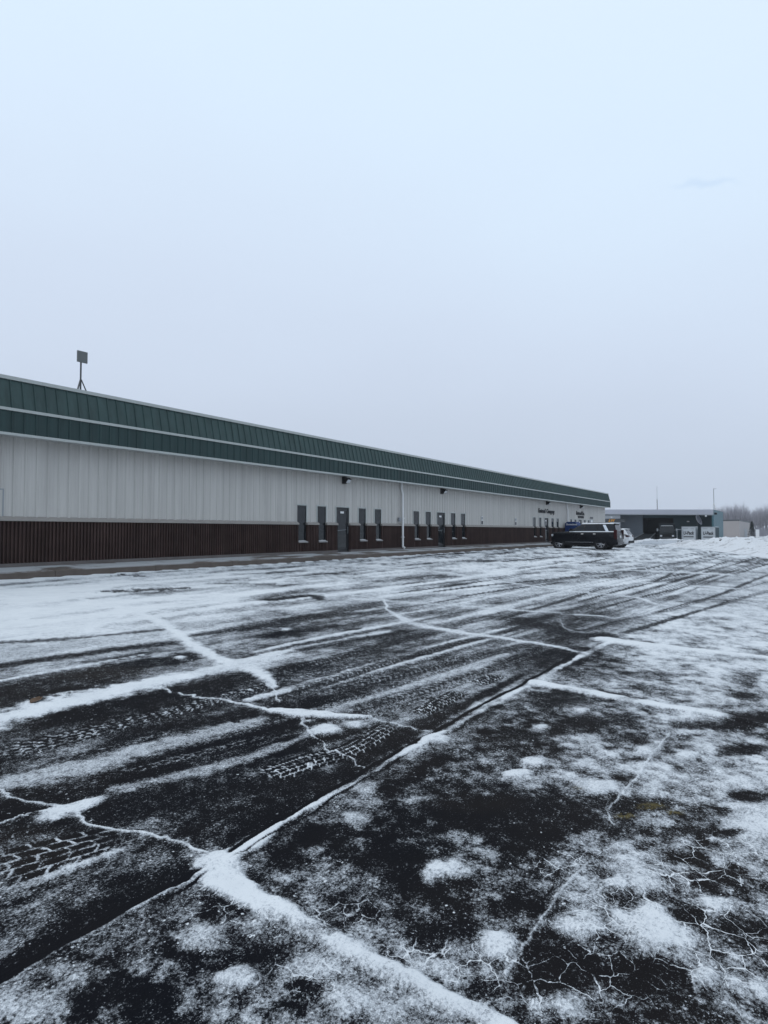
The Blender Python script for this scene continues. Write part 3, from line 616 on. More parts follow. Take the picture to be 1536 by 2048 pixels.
# siding: a full band over the window heads, then the piers between the openings
sd_ = MB(); ribbed(sd_, X0, X1, ZWT + .001, ZT + .1, D, RIB, .045, .028, .006)
x = X0
for ty_, a, b_ in opens + [('e', X1, X1)]:
    if b_ > a or ty_ == 'e': ribbed(sd_, x, a, ZC - .02, ZWT + .001, D, RIB, .045, .028, .006)
    x = b_
sd_.box(X0, X0 + .05, D + .02, 42, ZB, ZT); sd_.box(X1 - .05, X1, D + .02, 42, ZB, ZT + .6); sd_.box(X0, X1, 41.95, 42, ZB, ZT)
wchild(sd_, 'wall_siding', M['siding'])
# fluted block wainscot
bl = MB(); x = X0
def flutes(mb, x0, x1, z0, z1):
    p = RIB / 3; prof = [(x0, FB)]; k = math.ceil(x0 / p)
    while k * p < x1:
        c = k * p
        for dx, dy in ((-.030, 0), (-.022, .055), (.022, .055), (.030, 0)):
            if x0 < c + dx < x1: prof.append((c + dx, FB + dy))
        k += 1
    prof.append((x1, FB)); n = len(prof)
    mb.add([(a, b, z0) for a, b in prof] + [(a, b, z1) for a, b in prof], [(i, i + 1, n + i + 1, n + i) for i in range(n - 1)])
for ty_, a, b_ in opens + [('e', X1, X1)]:
    flutes(bl, x, a, .645, ZC - .095)
    bl.quad((x, FB, .645), (x, D + .1, .645), (x, D + .1, ZC - .095), (x, FB, ZC - .095)); bl.quad((a, FB, .645), (a, D + .1, .645), (a, D + .1, ZC - .095), (a, FB, ZC - .095))
    if ty_ == 'w': flutes(bl, a, b_, .645, ZWS - .13)
    x = b_
wchild(bl, 'block_wall', M['block'])
cp = MB(); x = X0
for ty_, a, b_ in opens + [('e', X1, X1)]:
    cp.prism([(FB - .03, ZC - .094), (FB - .03, ZC - .03), (D - .002, ZC + .04), (D - .002, ZC - .094)], 'x', x - .03, a + .03); x = b_
wchild(cp, 'wall_cap', M['cap'])
fd = MB(); x = X0
for ty_, a, b_ in opens:
    if ty_ != 'd': continue
    fd.box(x, a, FB - .02, D + .1, .46, .644); x = b_
fd.box(x, X1, FB - .02, D + .1, .46, .644)
wchild(fd, 'foundation', M['found'])
inn = MB(); inn.quad((X0, D + .5, .5), (X1, D + .5, .5), (X1, D + .5, 4.2), (X0, D + .5, 4.2)); wchild(inn, 'backing_panel', M['dark_metal'])
# mansard: soffit, upright lower band, leaning upper band, three pale trims, roof
YF, YT = 17.40, 17.62
sf = MB(); sf.quad((X0, YF + .02, 4.215), (X1, YF + .02, 4.215), (X1, D + .1, 4.215), (X0, D + .1, 4.215)); wchild(sf, 'soffit', M['soffit'])
lo = MB(); ribbed(lo, X0, X1, 4.235, 4.84, YF, RIB, .03, .026)
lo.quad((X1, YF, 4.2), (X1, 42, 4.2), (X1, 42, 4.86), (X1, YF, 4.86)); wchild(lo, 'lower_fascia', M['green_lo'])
up = MB(); prof = []; k = math.ceil(X0 / RIB)
while k * RIB < X1:
    c = k * RIB
    for dx, dy in ((-.028, 0), (-.012, -.034), (.012, -.034), (.028, 0)):
        if X0 < c + dx < X1: prof.append((c + dx, dy))
    k += 1
n = len(prof)
up.add([(a, YF + .01 + b_, 4.88) for a, b_ in prof] + [(a, YT + b_, 5.74) for a, b_ in prof], [(i, i + 1, n + i + 1, n + i) for i in range(n - 1)])
up.add([(X1, YF, 4.86), (X1, YT, 5.74), (X1, 42, 5.74), (X1, 42, 4.86)], [(0, 1, 2, 3)])
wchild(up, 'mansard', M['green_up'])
for nm, y0, y1, z0, z1 in (('eave_trim', YF - .035, YF + .03, 4.165, 4.236), ('ledge_trim', YF - .045, YF + .05, 4.838, 4.915), ('parapet_cap', YT - .05, YT + .30, 5.735, 5.835)):
    tr = MB(); xx = X0
    while xx < X1:
        x2 = min(xx + 3.048, X1); tr.box(xx + .002, x2 - .002, y0, y1, z0, z1); xx = x2      # lapped lengths
    wchild(tr, nm, M['trim'], bevel=0)
rf = MB(); rf.box(X0, X1 - .06, YT + .3, 42, 5.45, 5.55); wchild(rf, 'roof', M['roofing'])
# windows and doors
def local(p): return tuple(p)
frame_out = MB()
def window(a, b_):
    f = MB()
    for x0, x1, z0, z1 in ((a, a + .035, ZWS, ZWT - .04), (b_ - .035, b_, ZWS, ZWT - .04), (a, b_, ZWT - .04, ZWT), (a, b_, ZWS - .04, ZWS)):
        f.box(x0, x1, D + .002, D + .06, z0, z1)
    o = wchild(f, 'window', M['dark_frame'])
    g = MB(); g.box(a + .03, b_ - .03, D + .014, D + .022, ZWS, ZWT - .035); wchild(g, 'pane', M['glass'], o)
    s = MB(); s.prism([(FB - .05, ZWS - .13), (FB - .05, ZWS - .075), (D + .0, ZWS - .045), (D + .0, ZWS - .13)], 'x', a + .002, b_ - .002); wchild(s, 'sill', M['sill'], o)
    # snow that settled on the sill
    rg = []
    for i in range(9):
        t_ = i / 8; xx = a + .02 + (b_ - a - .04) * t_; h = .01 + .045 * (math.sin(math.pi * t_) ** .6) * (.6 + .6 * random.random())
        rg.append([(xx, FB - .045, ZWS - .078), (xx, FB - .02, ZWS - .078 + h * .7), (xx, FB + .05, ZWS - .06 + h), (xx, D - .002, ZWS - .05 + h * .6), (xx, D - .002, ZWS - .06)])
    s = MB(); s.loft(rg); wchild(s, 'snow', M['sill_snow'], o, smooth=True)
    j = MB()
    for x0, x1, z0, z1 in ((a - .055, a, ZC + .042, ZWT), (b_, b_ + .055, ZC + .042, ZWT), (a - .055, b_ + .055, ZWT, ZWT + .055)): j.box(x0, x1, D - .024, D + .08, z0, z1)
    wchild(j, 'trim', M['trim'], o)
def door(a, b_, number):
    f = MB(); zt = ZWT; zb = .555
    for x0, x1, z0, z1 in ((a, a + .05, zb, zt - .05), (b_ - .05, b_, zb, zt - .05), (a, b_, zt - .05, zt), (a, b_, zb - .01, zb + .035)): f.box(x0, x1, D + .0, D + .08, z0, z1)
    for x0, x1, z0, z1 in ((a + .052, a + .15, zb + .04, zt - .06), (b_ - .15, b_ - .052, zb + .04, zt - .06), (a + .15, b_ - .15, zt - .16, zt - .06), (a + .15, b_ - .15, zb + .04, zb + .20)): f.box(x0, x1, D + .02, D + .06, z0, z1)
    o = wchild(f, 'door', M['dark_frame'])
    g = MB(); g.box(a + .15, b_ - .15, D + .035, D + .045, zb + .2, zt - .16); wchild(g, 'pane', M['glass'], o)
    h = MB(); h.tube([(b_ - .10, D + .02, 1.45), (b_ - .10, D - .02, 1.45), (b_ - .10, D - .02, 1.75), (b_ - .10, D + .02, 1.75)], .012); h.tube([(a + .16, D + .03, 1.58), (b_ - .16, D + .03, 1.62)], .011); wchild(h, 'handle', M['grey_metal'], o)
    s = MB(); s.box((a + b_) / 2 - .13, (a + b_) / 2 + .13, D + .025, D + .033, zt - .29, zt - .19); wchild(s, 'number_plate', M['white_paint'], o)
    j = MB()
    for x0, x1, z0, z1 in ((a - .055, a, ZC + .042, ZWT), (b_, b_ + .055, ZC + .042, ZWT), (a - .055, b_ + .055, ZWT, ZWT + .055)): j.box(x0, x1, D - .024, D + .08, z0, z1)
    wchild(j, 'trim', M['trim'], o)
for ty_, a, b_ in opens:
    if ty_ == 'w': window(a, b_)
    else: door(a, b_, 0)
# end of another window's trim at the very left
j = MB(); j.box(6.725, 6.755, D - .036, D + .02, ZC + .042, 2.70); j.box(5.98, 6.755, D - .036, D + .02, 2.701, 2.735); j.box(5.98, 6.035, D - .036, D + .02, ZC + .042, 2.70)
o = wchild(j, 'window', M['grey_metal']); g = MB(); g.box(6.035, 6.70, D - .032, D + .01, ZC + .042, 2.70); wchild(g, 'blanking_panel', M['siding'], o)
# flood lights over the doors
def floodlight(xc, zc=4.02):
    h = MB(); h.box(xc - .16, xc + .13, D - .10, D - .025, zc - .17, zc + .17); h.box(xc - .07, xc + .07, D - .22, D - .10, zc - .05, zc + .10)
    o = wchild(h, 'wall_light', M['black'], bevel=.012)
    c, s = math.cos(R(38)), math.sin(R(38)); hd = MB(); P = []
    for (u, a, b_) in [(u, a, b_) for u in (-.15, .15) for a in (0, .16) for b_ in (-.11, .11)]:
        P.append((xc + .05 + u, D - .16 - (a * c - b_ * s), zc + .05 - (a * s + b_ * c)))
    hd.add(P, [(0, 1, 3, 2), (4, 6, 7, 5), (0, 4, 5, 1), (2, 3, 7, 6), (0, 2, 6, 4), (1, 5, 7, 3)]); wchild(hd, 'lamp_head', M['black'], o, bevel=.01)
    ln = MB(); L = []
    for u, b_ in ((-.13, -.09), (.13, -.09), (.13, .09), (-.13, .09)): L.append((xc + .05 + u, D - .16 - (.166 * c - b_ * s), zc + .05 - (.166 * s + b_ * c)))
    ln.add(L, [(0, 1, 2, 3)]); wchild(ln, 'lens', M['lens'], o)
for g in GROUPS: floodlight(g + 3.2)
# downspouts
for xd in (26.42, 54.36):
    p = MB(); p.tube([(xd, D - .09, 4.21), (xd, D - .09, 3.9), (xd, D - .17, 3.6), (xd, D - .17, .72)], .058, 10)
    p.tube([(xd, D - .17, .80), (xd, D - .17, .70), (xd, D - .30, .62)], .062, 10)
    o = wchild(p, 'downspout', M['white_paint'], smooth=True)
    s = MB(); s.box(xd - .075, xd + .075, D - .25, D - .005, 2.25, 2.29); wchild(s, 'strap', M['white_paint'], o); s = MB(); s.box(xd - .075, xd + .075, D - .25, FB + .03, 1.2, 1.24); wchild(s, 'strap', M['white_paint'], o)
    s = MB(); s.box(xd - .30, xd - .12, D - .16, D - .03, 2.08, 2.30); wchild(s, 'meter_box', M['grey_metal'], o, bevel=.01)
# sidewalk: sloping slab with a tall kerb, joints every 3 m, wind-blown snow in patches
sw = MB(); YK = 16.62; xx = X0
while xx < X1 + 2.2:
    x2 = min(xx + 3.05, X1 + 2.2)
    sw.prism([(YK, .20), (YK, .455), (YK + .03, .482), (D + .1, .552), (D + .1, .20)], 'x', xx + .006, x2 - .006); xx = x2
swm = mat('walk_concrete', (.120, .100, .088), .9, var=.35, vscale=3, spec=.2)
t = swm.node_tree; b = t.nodes['Principled BSDF']; src = b.inputs['Base Color'].links[0].from_socket
tcn = N(t, 'ShaderNodeTexCoord'); geo = N(t, 'ShaderNodeNewGeometry'); sn_ = N(t, 'ShaderNodeSeparateXYZ'); t.links.new(geo.outputs['Normal'], sn_.inputs[0])
vm = N(t, 'ShaderNodeMapping'); vm.inputs['Scale'].default_value = (.55, 1.1, 1); t.links.new(tcn.outputs['Object'], vm.inputs[0])
na = noise(1.0, 5, .55, vm.outputs[0]); nb = noise(14, 4, .65, vm.outputs[0])
k = mth('ADD', na.outputs['Fac'], mth('MULTIPLY_ADD', nb.outputs['Fac'], .18, -.09))
k = mth('MULTIPLY', srange(k, .38, .49), srange(sn_.outputs['Z'], .6, .9))
k = mth('MULTIPLY', k, .85)
t.links.new(mixc(k, src, (.46, .48, .50)), b.inputs['Base Color'])
tag(sw.build('sidewalk', swm), kind='structure')
# lettering and small plates on the wall
def wall_sign(body, x0, x1, z0, z1, label, m=None, **k):
    o = text_mesh('wall_lettering', body, m or M['letter'], x1 - x0, z1 - z0, (x0, D - .034, z0), (1, 0, 0), (0, 0, 1), .05, **k)
    return tag(o, label, 'sign')
wall_sign('Fastenal  Company', 47.2, 51.05, 3.00, 3.50, 'large black wall letters reading Fastenal Company above a door', bold=.012)
wall_sign('Fastenal Co.', 57.35, 59.95, 3.17, 3.56, 'black wall letters reading Fastenal Co. near the far end of the warehouse', bold=.015)
wall_sign('WAREHOUSE', 57.85, 59.75, 2.86, 3.08, 'one word in small black capitals on the wall below the shorter company name', bold=.03)
def plate(x0, x1, z0, z1, y=D - .036):
    p = MB(); p.box(x0, x1, y - .006, y, z0, z1); return p
for i, (xs, lab) in enumerate(((36.5, 'pair of small parking plates on the siding between the second and third doors'), (42.35, 'pair of small parking plates on the siding left of the large company letters'))):
    o = plate(xs - .16, xs + .16, 2.34, 2.58).build('parking_sign', M['white_paint'])
    tag(o, lab, 'sign', 'parking plates on the wall')
    q = plate(xs - .12, xs + .12, 2.37, 2.55, D - .0425).build('symbol', M['grey_metal'], o)
    q = plate(xs - .15, xs + .15, 1.98 + .02, 2.30).build('lower_plate', M['white_paint'], o)
    q = plate(xs - .11, xs + .11, 2.03, 2.26, D - .0425).build('symbol', M['letter'], o)
o = plate(61.9, 63.1, 2.34, 2.78).build('notice_board', M['grey_metal']); tag(o, 'small grey notice board with a white sheet near the far end of the warehouse', 'notice board')
plate(62.25, 62.85, 2.40, 2.72, D - .0425).build('sheet', M['white_paint'], o)
o = plate(61.95, 63.05, 2.86, 3.06).build('name_plate', M['dark_frame']); tag(o, 'tiny dark name plate on the wall above the small notice board', 'sign')
# ------------------------------------------------------------------ vehicles
def plan(x0, x1, hw, z, r0, r1, n=5, bow=0.0):
    # rounded plan outline (front at x1), counter-clockwise
    P = []
    for cx, cy, a0, r in ((x1 - r1, hw - r1, 0, r1), (x0 + r0, hw - r0, 90, r0), (x0 + r0, -hw + r0, 180, r0), (x1 - r1, -hw + r1, 270, r1)):
        for k in range(n):
            a = R(a0 + 90 * k / (n - 1)); P.append((cx + r * math.cos(a), cy + r * math.sin(a), z))
    return P
def cut(ob, cutters):
    for c in cutters:
        m_ = ob.modifiers.new('cut', 'BOOLEAN'); m_.object = c; m_.operation = 'DIFFERENCE'; m_.solver = 'EXACT'
    dg = bpy.context.evaluated_depsgraph_get(); me2 = bpy.data.meshes.new_from_object(ob.evaluated_get(dg))
    ob.modifiers.clear(); ob.data = me2
    me2.polygons.foreach_set('use_smooth', [True] * len(me2.polygons))
    try: me2.set_sharp_from_angle(angle=R(35))
    except Exception: pass
    for c in cutters: bpy.data.objects.remove(c)
tyre_m = mat('tyre_rubber', (.014, .014, .015), .85, var=.3, vscale=8); rim_m = mat('rim_alloy', (.42, .43, .45), .3, metal=.8)
chrome = mat('chrome_trim', (.62, .64, .66), .12, metal=1); carglass = mat('car_glass', (.012, .015, .019), .06, spec=.30)
lamp_red = mat('tail_lamp_red', (.035, .006, .007), .25, spec=.2); lamp_clear = mat('head_lamp_clear', (.5, .52, .55), .12)
trim_b = mat('trim_black', (.008, .008, .009), .6, spec=.2); salt = mat('salt_film', (.2, .2, .21), .9)
def wheel(root, x, y, r, w_, spokes, out):
    tb = MB(); prof = [(r * .70, -.5), (r * .93, -.5), (r, -.34), (r, .34), (r * .93, .5), (r * .70, .5)]; n = 32
    tb.loft([[(x + p * math.cos(2 * math.pi * k / n), y + q * w_, r + p * math.sin(2 * math.pi * k / n)) for p, q in prof] for k in range(n)] + [[(x + p, y + q * w_, r) for p, q in prof]], cap=False)
    wh_ = tb.build('wheel', tyre_m, root, smooth=True)
    rb = MB(); yo = y + out * w_ * .44
    rb.loft([[(x + rr * math.cos(2 * math.pi * k / n), yy, r + rr * math.sin(2 * math.pi * k / n)) for rr, yy in ((r * .72, yo), (r * .66, yo), (r * .63, yo - out * .07), (r * .72, yo - out * .07))] for k in range(n)] + [[(x + rr, yy, r) for rr, yy in ((r * .72, yo), (r * .66, yo), (r * .63, yo - out * .07), (r * .72, yo - out * .07))]], cap=False)
    for k in range(spokes):
        for d_ in (-.14, .14):
            a = 2 * math.pi * k / spokes + .3; a2 = a + d_
            rb.tube([(x + r * .08 * math.cos(a), yo - out * .015, r + r * .08 * math.sin(a)), (x + r * .67 * math.cos(a2), yo - out * .01, r + r * .67 * math.sin(a2))], [.022, .017], 5)
    rb.tube([(x, yo - out * .03, r), (x, yo + out * .005, r)], r * .15, 12)
    rb.build('rim', rim_m, wh_, smooth=True)
    db = MB(); db.tube([(x, yo - out * .075, r), (x, yo - out * .09, r)], r * .66, 20); db.build('brake_disc', trim_b, wh_)
def pane(mb, P, off):
    # a flat piece of glass standing a few millimetres off the body, with thickness
    P = [Vector(p) for p in P]; nrm = (P[1] - P[0]).cross(P[2] - P[0]).normalized()
    if nrm.dot(Vector(off)) < 0: nrm = -nrm
    a = [p + nrm * .004 for p in P]; b_ = [p - nrm * .03 for p in P]; n = len(P)
    mb.add(a + b_, [tuple(range(n)), tuple(range(n, 2 * n))] + [(i, (i + 1) % n, n + (i + 1) % n, n + i) for i in range(n)])
def suv(name, label, loc, rz, S, paint, pillar=None, snow=False, plate_txt=None, group=None):
    root = thing(name, label, 'suv', loc, rz, group)
    L0, L1, hw, wb, r, zb, zr = S['x0'], S['x1'], S['hw'], S['wb'], S['r'], S['belt'], S['roof']; zh = S['hood']; cw = S['cowl']
    # lower body
    lev = [(.30, .10, .14, .10), (.36, .03, .05, .05), (.52, .0, .0, .015), (.80, .0, .0, 0), (zb - .18, .03, .04, .015), (zb - .04, .06, .07, .05), (zb, .10, .16, .09)]
    body = MB(); body.loft([plan(L0 + a, (L1 - b_), hw - c, z, .22, .32) if z < zh - .1 else plan(L0 + a, cw + .25 - (z - zh + .1) * .4, hw - c, z, .2, .1) for z, a, b_, c in lev])
    bo = body.build('body', paint, root, smooth=True)
    hd = MB(); hz = zh
    hd.loft([[(x, y, z) for y, z in ((-hw + .08 + e_, zb - .22), (-hw + .10 + e_, hz - .06 - d_), (-hw * .72, hz - .005 - d_), (-hw * .62, hz - .022 - d_), (0, hz + .005 - d_), (hw * .62, hz - .022 - d_), (hw * .72, hz - .005 - d_), (hw - .10 - e_, hz - .06 - d_), (hw - .08 - e_, zb - .22))]
             for x, d_, e_ in ((cw + .1, -.05, 0), (cw + .35, -.01, 0), ((cw + L1) / 2 + .1, .02, .005), (L1 - .30, .06, .02), (L1 - .10, .10, .08), (L1 - .05, .22, .14))])
    hd.build('hood', paint, root, smooth=True)
    cs = []
    for x in (0, wb):
        cb = MB(); cb.tube([(x, -hw - .2, r), (x, hw + .2, r)], r * 1.17, 28); cs.append(cb.build('cutter', paint, None))
    cut(bo, cs)
    ab = MB()
    for x in (0, wb): ab.tube([(x, -hw + .06, r), (x, hw - .06, r)], r * 1.2, 24)
    ab.box(L0 + .3, L1 - .3, -hw + .16, hw - .16, .24, .5)
    ab.build('underbody', trim_b, root)
    # greenhouse
    gx0, gx1, tx0, tx1, twh = S['gx0'], S['gx1'], S['tx0'], S['tx1'], S['tw']
    def gl(t_):  # t 0 at belt, 1 at roof edge
        return gx0 + (tx0 - gx0) * t_, gx1 + (tx1 - gx1) * t_, (hw - .09) + (twh - hw + .09) * t_, zb + (zr - .07 - zb) * t_
    gh = MB(); rings = []
    for t_ in (0, .5, 1.0):
        a, b_, c, z = gl(t_); rings.append(plan(a, b_, c, z, .12, .12))
    a, b_, c, z = gl(1); rings.append(plan(a + .03, b_ - .05, c - .05, zr - .02, .12, .14)); rings.append(plan(a + .15, b_ - .22, c - .22, zr, .14, .2))
    gh.loft(rings); gh.build('cabin', paint, root, smooth=True)
    def side(x, t_, sgn):
        a, b_, c, z = gl(t_); return (x, sgn * c, z)
    # side glass split by pillars
    for sgn in (-1, 1):
        for bot0, bot1, top0, top1 in S['glass']:
            g = MB(); pane(g, [side(bot0, .06, sgn), side(bot1, .06, sgn), side(top1, .92, sgn), side(top0, .92, sgn)], (0, sgn, 0)); g.build('side_window', carglass, root)
        b2 = MB(); x0_, x1_ = S['beltx']; a, b_, c, z = gl(0)
        b2.box(x0_, x1_, min(sgn * (c - .01), sgn * (c + .06)), max(sgn * (c - .01), sgn * (c + .06)), zb - .02, zb + .045); b2.build('belt_trim', M['snow'] if pillar else trim_b, root)  # white stands for chrome, lodged snow and the sky reflected in it
        if pillar:
            pb = MB(); q0, q1, q2, q3 = pillar; pane(pb, [side(q0, .04, sgn), side(q1, .04, sgn), side(q3, .93, sgn), side(q2, .93, sgn)], (0, sgn, 0)); o = pb.build('rear_pillar_glint', chrome, root)  # chrome panel added for the bright reflection on the rear pillar
        mr = MB(); mr.loft([plan(gx1 - .42, gx1 - .20, .09, zb + .05, .05, .06), plan(gx1 - .44, gx1 - .18, .11, zb + .13, .05, .08), plan(gx1 - .42, gx1 - .24, .09, zb + .24, .05, .06)])
        mr.v = [(x, y + sgn * (hw + .10), z) for x, y, z in mr.v]; mr.box(gx1 - .36, gx1 - .28, min(sgn * (hw - .12), sgn * (hw + .06)), max(sgn * (hw - .12), sgn * (hw + .06)), zb + .06, zb + .11)
        mr.build('side_mirror', paint, root, smooth=True)
        for hx in S['handles']:
            hb = MB(); hb.tube([(hx - .11, sgn * (hw - .03), zb - .16), (hx - .09, sgn * (hw + .02), zb - .16), (hx + .09, sgn * (hw + .02), zb - .16), (hx + .11, sgn * (hw - .03), zb - .16)], .014, 6); hb.build('door_handle', chrome if pillar else paint, root)
        for dx in S['doors']:
            db = MB(); db.box(dx - .006, dx + .006, min(sgn * (hw - .02), sgn * (hw + .0015)), max(sgn * (hw - .02), sgn * (hw + .0015)), .50, zb - .06); db.build('door_gap', trim_b, root)
        rk = MB(); rk.box(r * 1.25, wb - r * 1.25, min(sgn * (hw - .12), sgn * (hw + .03)), max(sgn * (hw - .12), sgn * (hw + .03)), .33, .40); rk.build('running_board', trim_b, root, bevel=.01)
        mo = MB(); mo.box(r * 1.25, wb - r * 1.25, min(sgn * (hw - .05), sgn * (hw + .006)), max(sgn * (hw - .05), sgn * (hw + .006)), .50, .535); mo.build('side_moulding', chrome if pillar else trim_b, root)
        rl = MB(); a, b_, c, z = gl(1); rl.tube([(a + .25, sgn * (c - .10), zr - .01), (a + .35, sgn * (c - .10), zr + .05), (b_ - .45, sgn * (c - .10), zr + .05), (b_ - .35, sgn * (c - .10), zr - .01)], .016, 6); rl.build('roof_rail', trim_b, root)
        tl = MB(); z0, z1, tdx, dd = S['tail']; tl.box(L0 - .012 + dd, L0 + .22 + dd, min(sgn * (hw - tdx), sgn * (hw - .012)), max(sgn * (hw - tdx), sgn * (hw - .012)), z0, z1); tl.build('tail_lamp', lamp_red, root, bevel=.02)
        hl = MB(); hl.box(L1 - .34, L1 - .05, min(sgn * (hw - .42), sgn * (hw - .05)), max(sgn * (hw - .42), sgn * (hw - .05)), zh - .36, zh - .20); hl.build('headlight', lamp_clear, root, bevel=.03)
        for x in (0, wb): wheel(root, x, sgn * (hw - .15), r, .27, S['spokes'], sgn)
    # windscreen, rear window
    a0, b0, c0, z0 = gl(.06); a1, b1, c1, z1 = gl(.93)
    g = MB(); pane(g, [(b0, -c0 + .12, z0), (b0, c0 - .12, z0), (b1, c1 - .12, z1), (b1, -c1 + .12, z1)], (1, 0, .5)); g.build('windscreen', carglass, root)
    g = MB(); pane(g, [(a0, -c0 + .13, z0), (a0, c0 - .13, z0), (a1, c1 - .13, z1), (a1, -c1 + .13, z1)], (-1, 0, .3)); g.build('rear_window', carglass, root)
    sp_ = MB(); a, b_, c, z = gl(1); sp_.box(a - .12, a + .25, -c + .06, c - .06, zr - .075, zr - .03); sp_.build('spoiler', paint, root, bevel=.015)
    for q_ in ((L0 - .05, L0 + .2, .36, .56), (L1 - .22, L1 + .03, .33, .52)):
        pb = MB(); pb.box(q_[0], q_[1], -hw + .13, hw - .13, q_[2], q_[3]); pb.build('bumper', S['bump'], root, bevel=.04)
    gr_ = MB(); gr_.box(L1 - .1, L1 + .012, -.46, .46, .62, zh - .17); go_ = gr_.build('grille', trim_b, root, bevel=.01)
    np_ = MB(); np_.box(L0 - .02, L0 + .02, -.16, .16, .84, 1.0); np_.build('number_plate', M['white_paint'], root)
    if snow:
        s_ = MB(); a, b_, c, z = gl(1); rr = []
        for i in range(14):
            t_ = i / 13; x = a + .05 + (b_ - a - .12) * t_; h = .025 + .03 * vnoise(np.array([x * 2.3]), np.array([4.2]), 3)[0]
            rr.append([(x, -c + .02, zr - .055), (x, -c + .05, zr - .02 + h), (x, -c * .4, zr + h), (x, c * .4, zr + h), (x, c - .05, zr - .02 + h), (x, c - .02, zr - .055)])
        s_.loft(rr); s_.build('roof_snow', M['snow'], root, smooth=True)
        s_ = MB(); rr = []
        for i in range(7):
            t_ = i / 6; x = cw + .45 + (L1 - cw - 1.0) * t_; d_ = .03 + .04 * t_
            rr.append([(x, -hw * .66, hz - d_ - .01), (x, -hw * .58, hz + .012 - d_ + .01), (x, 0, hz + .03 - d_), (x, hw * .58, hz + .012 - d_ + .01), (x, hw * .66, hz - d_ - .01)])
        s_.loft(rr); s_.build('hood_snow', M['snow'], root, smooth=True)
    return root
black_paint = mat('black_car_paint', (.004, .0045, .007), .25, spec=.2, var=.3, vscale=2); white_paint = mat('white_car_paint', (.62, .63, .65), .3, coat=.5)
ESC = dict(x0=-1.14, x1=3.70, hw=1.02, wb=3.07, r=.41, belt=1.28, roof=1.90, hood=1.30, cowl=2.18, gx0=-1.07, gx1=2.42, tx0=-.92, tx1=1.42, tw=.80, tw2=.7,
           glass=[(1.22, 2.02, 1.22, 1.34), (.26, 1.13, .26, 1.13), (-.02, .20, .10, .20), (-1.02, -.34, -.86, -.06)], beltx=(-1.12, 2.25), handles=(1.30, .42), doors=(2.02, 1.17, .22),
           tail=(.75, 1.42, .16, .0), spokes=6, bump=black_paint)
ESC['glass'] = [(1.22, 2.10, 1.22, 1.36), (.28, 1.13, .28, 1.13), (-.30, .21, -.06, .21), (-1.0, -.62, -.86, -.34)]
suv('parked_suv', 'black full size suv with snow on its roof, parked nose in beside the warehouse', (44.02, 11.75, float(ground_z(44, 13.5)) - .005), math.pi / 2, ESC, black_paint, pillar=(-.58, -.36, -.32, -.12), snow=True)
CUV = dict(x0=-.98, x1=3.62, hw=.95, wb=2.82, r=.37, belt=1.02, roof=1.56, hood=1.05, cowl=2.0, gx0=-.90, gx1=2.22, tx0=-.62, tx1=1.2, tw=.70,
           glass=[(1.1, 1.86, 1.1, 1.16), (.2, 1.02, .2, 1.02), (-.62, .12, -.38, .12)], beltx=(-.8, 2.05), handles=(1.16, .32), doors=(1.86, 1.06, .16), tail=(.86, 1.0, .45, .02), spokes=5, bump=trim_b)
suv('parked_suv', 'white crossover parked beyond the black suv, only its rear end showing', (50.1, 12.2, float(ground_z(50, 13)) - .005), math.pi / 2, CUV, white_paint)

# ------------------------------------------------------------------ blue donation bin by the wall
bp_ = on_y(1146, 1050, 17.2)
bx = float(bp_[0]); bin_ = thing('donation_bin', 'blue steel donation bin with white lettering standing on the walk behind the black suv', 'bin', (bx, 17.15, .52))
blue = mat('bin_blue', (.010, .034, .13), .55, spec=.2, var=.2, vscale=4)
b_ = MB(); b_.prism([(-.6, 0), (.6, 0), (.6, 1.75), (.42, 1.9), (-.35, 1.9), (-.6, 1.5)], 'x', -.62, .62); b_.build('bin_body', blue, bin_, bevel=.03)
b_ = MB(); b_.prism([(-.72, 1.2), (-.59, 1.15), (-.59, 1.62), (-.74, 1.52)], 'x', -.5, .5); o = b_.build('chute', blue, bin_, bevel=.01)
b_ = MB(); b_.tube([(-.3, -.735, 1.28), (-.3, -.79, 1.3), (.3, -.79, 1.3), (.3, -.735, 1.28)], .015, 6); b_.build('handle', M['grey_metal'], o)
text_mesh('lettering', 'Donations', M['white_paint'], 1.0, .16, (-.625, .48, 1.58), (0, -1, 0), (0, 0, 1), .01, parent=bin_, bold=.02)
b_ = MB(); b_.box(-.5, .5, -.612, -.60, .75, 1.0); b_.build('label_panel', M['white_paint'], bin_)

# ------------------------------------------------------------------ panel antenna on a tripod, on the warehouse roof
ya = 19.0; top = on_y(158.5, 714, ya); foot = on_y(161, 776, ya); ant = thing('roof_antenna', 'flat square panel antenna on a tripod mast, standing on the warehouse roof', 'antenna', (float(foot[0]), ya, 5.55))
H = float(top[2]) - 5.55
hw_ = .5 * float(on_y(168.5, 714, ya)[0] - on_y(148, 714, ya)[0]); hh_ = .5 * float(on_y(158, 703, ya)[2] - on_y(158, 725.5, ya)[2])
p = MB(); p.box(-hw_, hw_, -.11, -.05, H - hh_, H + hh_); po = p.build('panel', mat('antenna_grey', (.13, .14, .14), .6), ant, bevel=.012)
p = MB(); p.box(-.08, .08, -.049, .04, H - .12, H + .12); p.build('bracket', M['dark_metal'], po)
p = MB(); p.tube([(0, 0, 0), (0, 0, H + .1)], .028, 8); p.build('mast', M['dark_metal'], ant)
zk = float(on_y(160, 759, ya)[2]) - 5.55
for a in (100, 220, 340):
    p = MB(); p.tube([(.02 * math.cos(R(a)), .02 * math.sin(R(a)), zk), (.42 * math.cos(R(a)), .42 * math.sin(R(a)), .0)], .02, 6); p.build('leg', M['dark_metal'], ant)

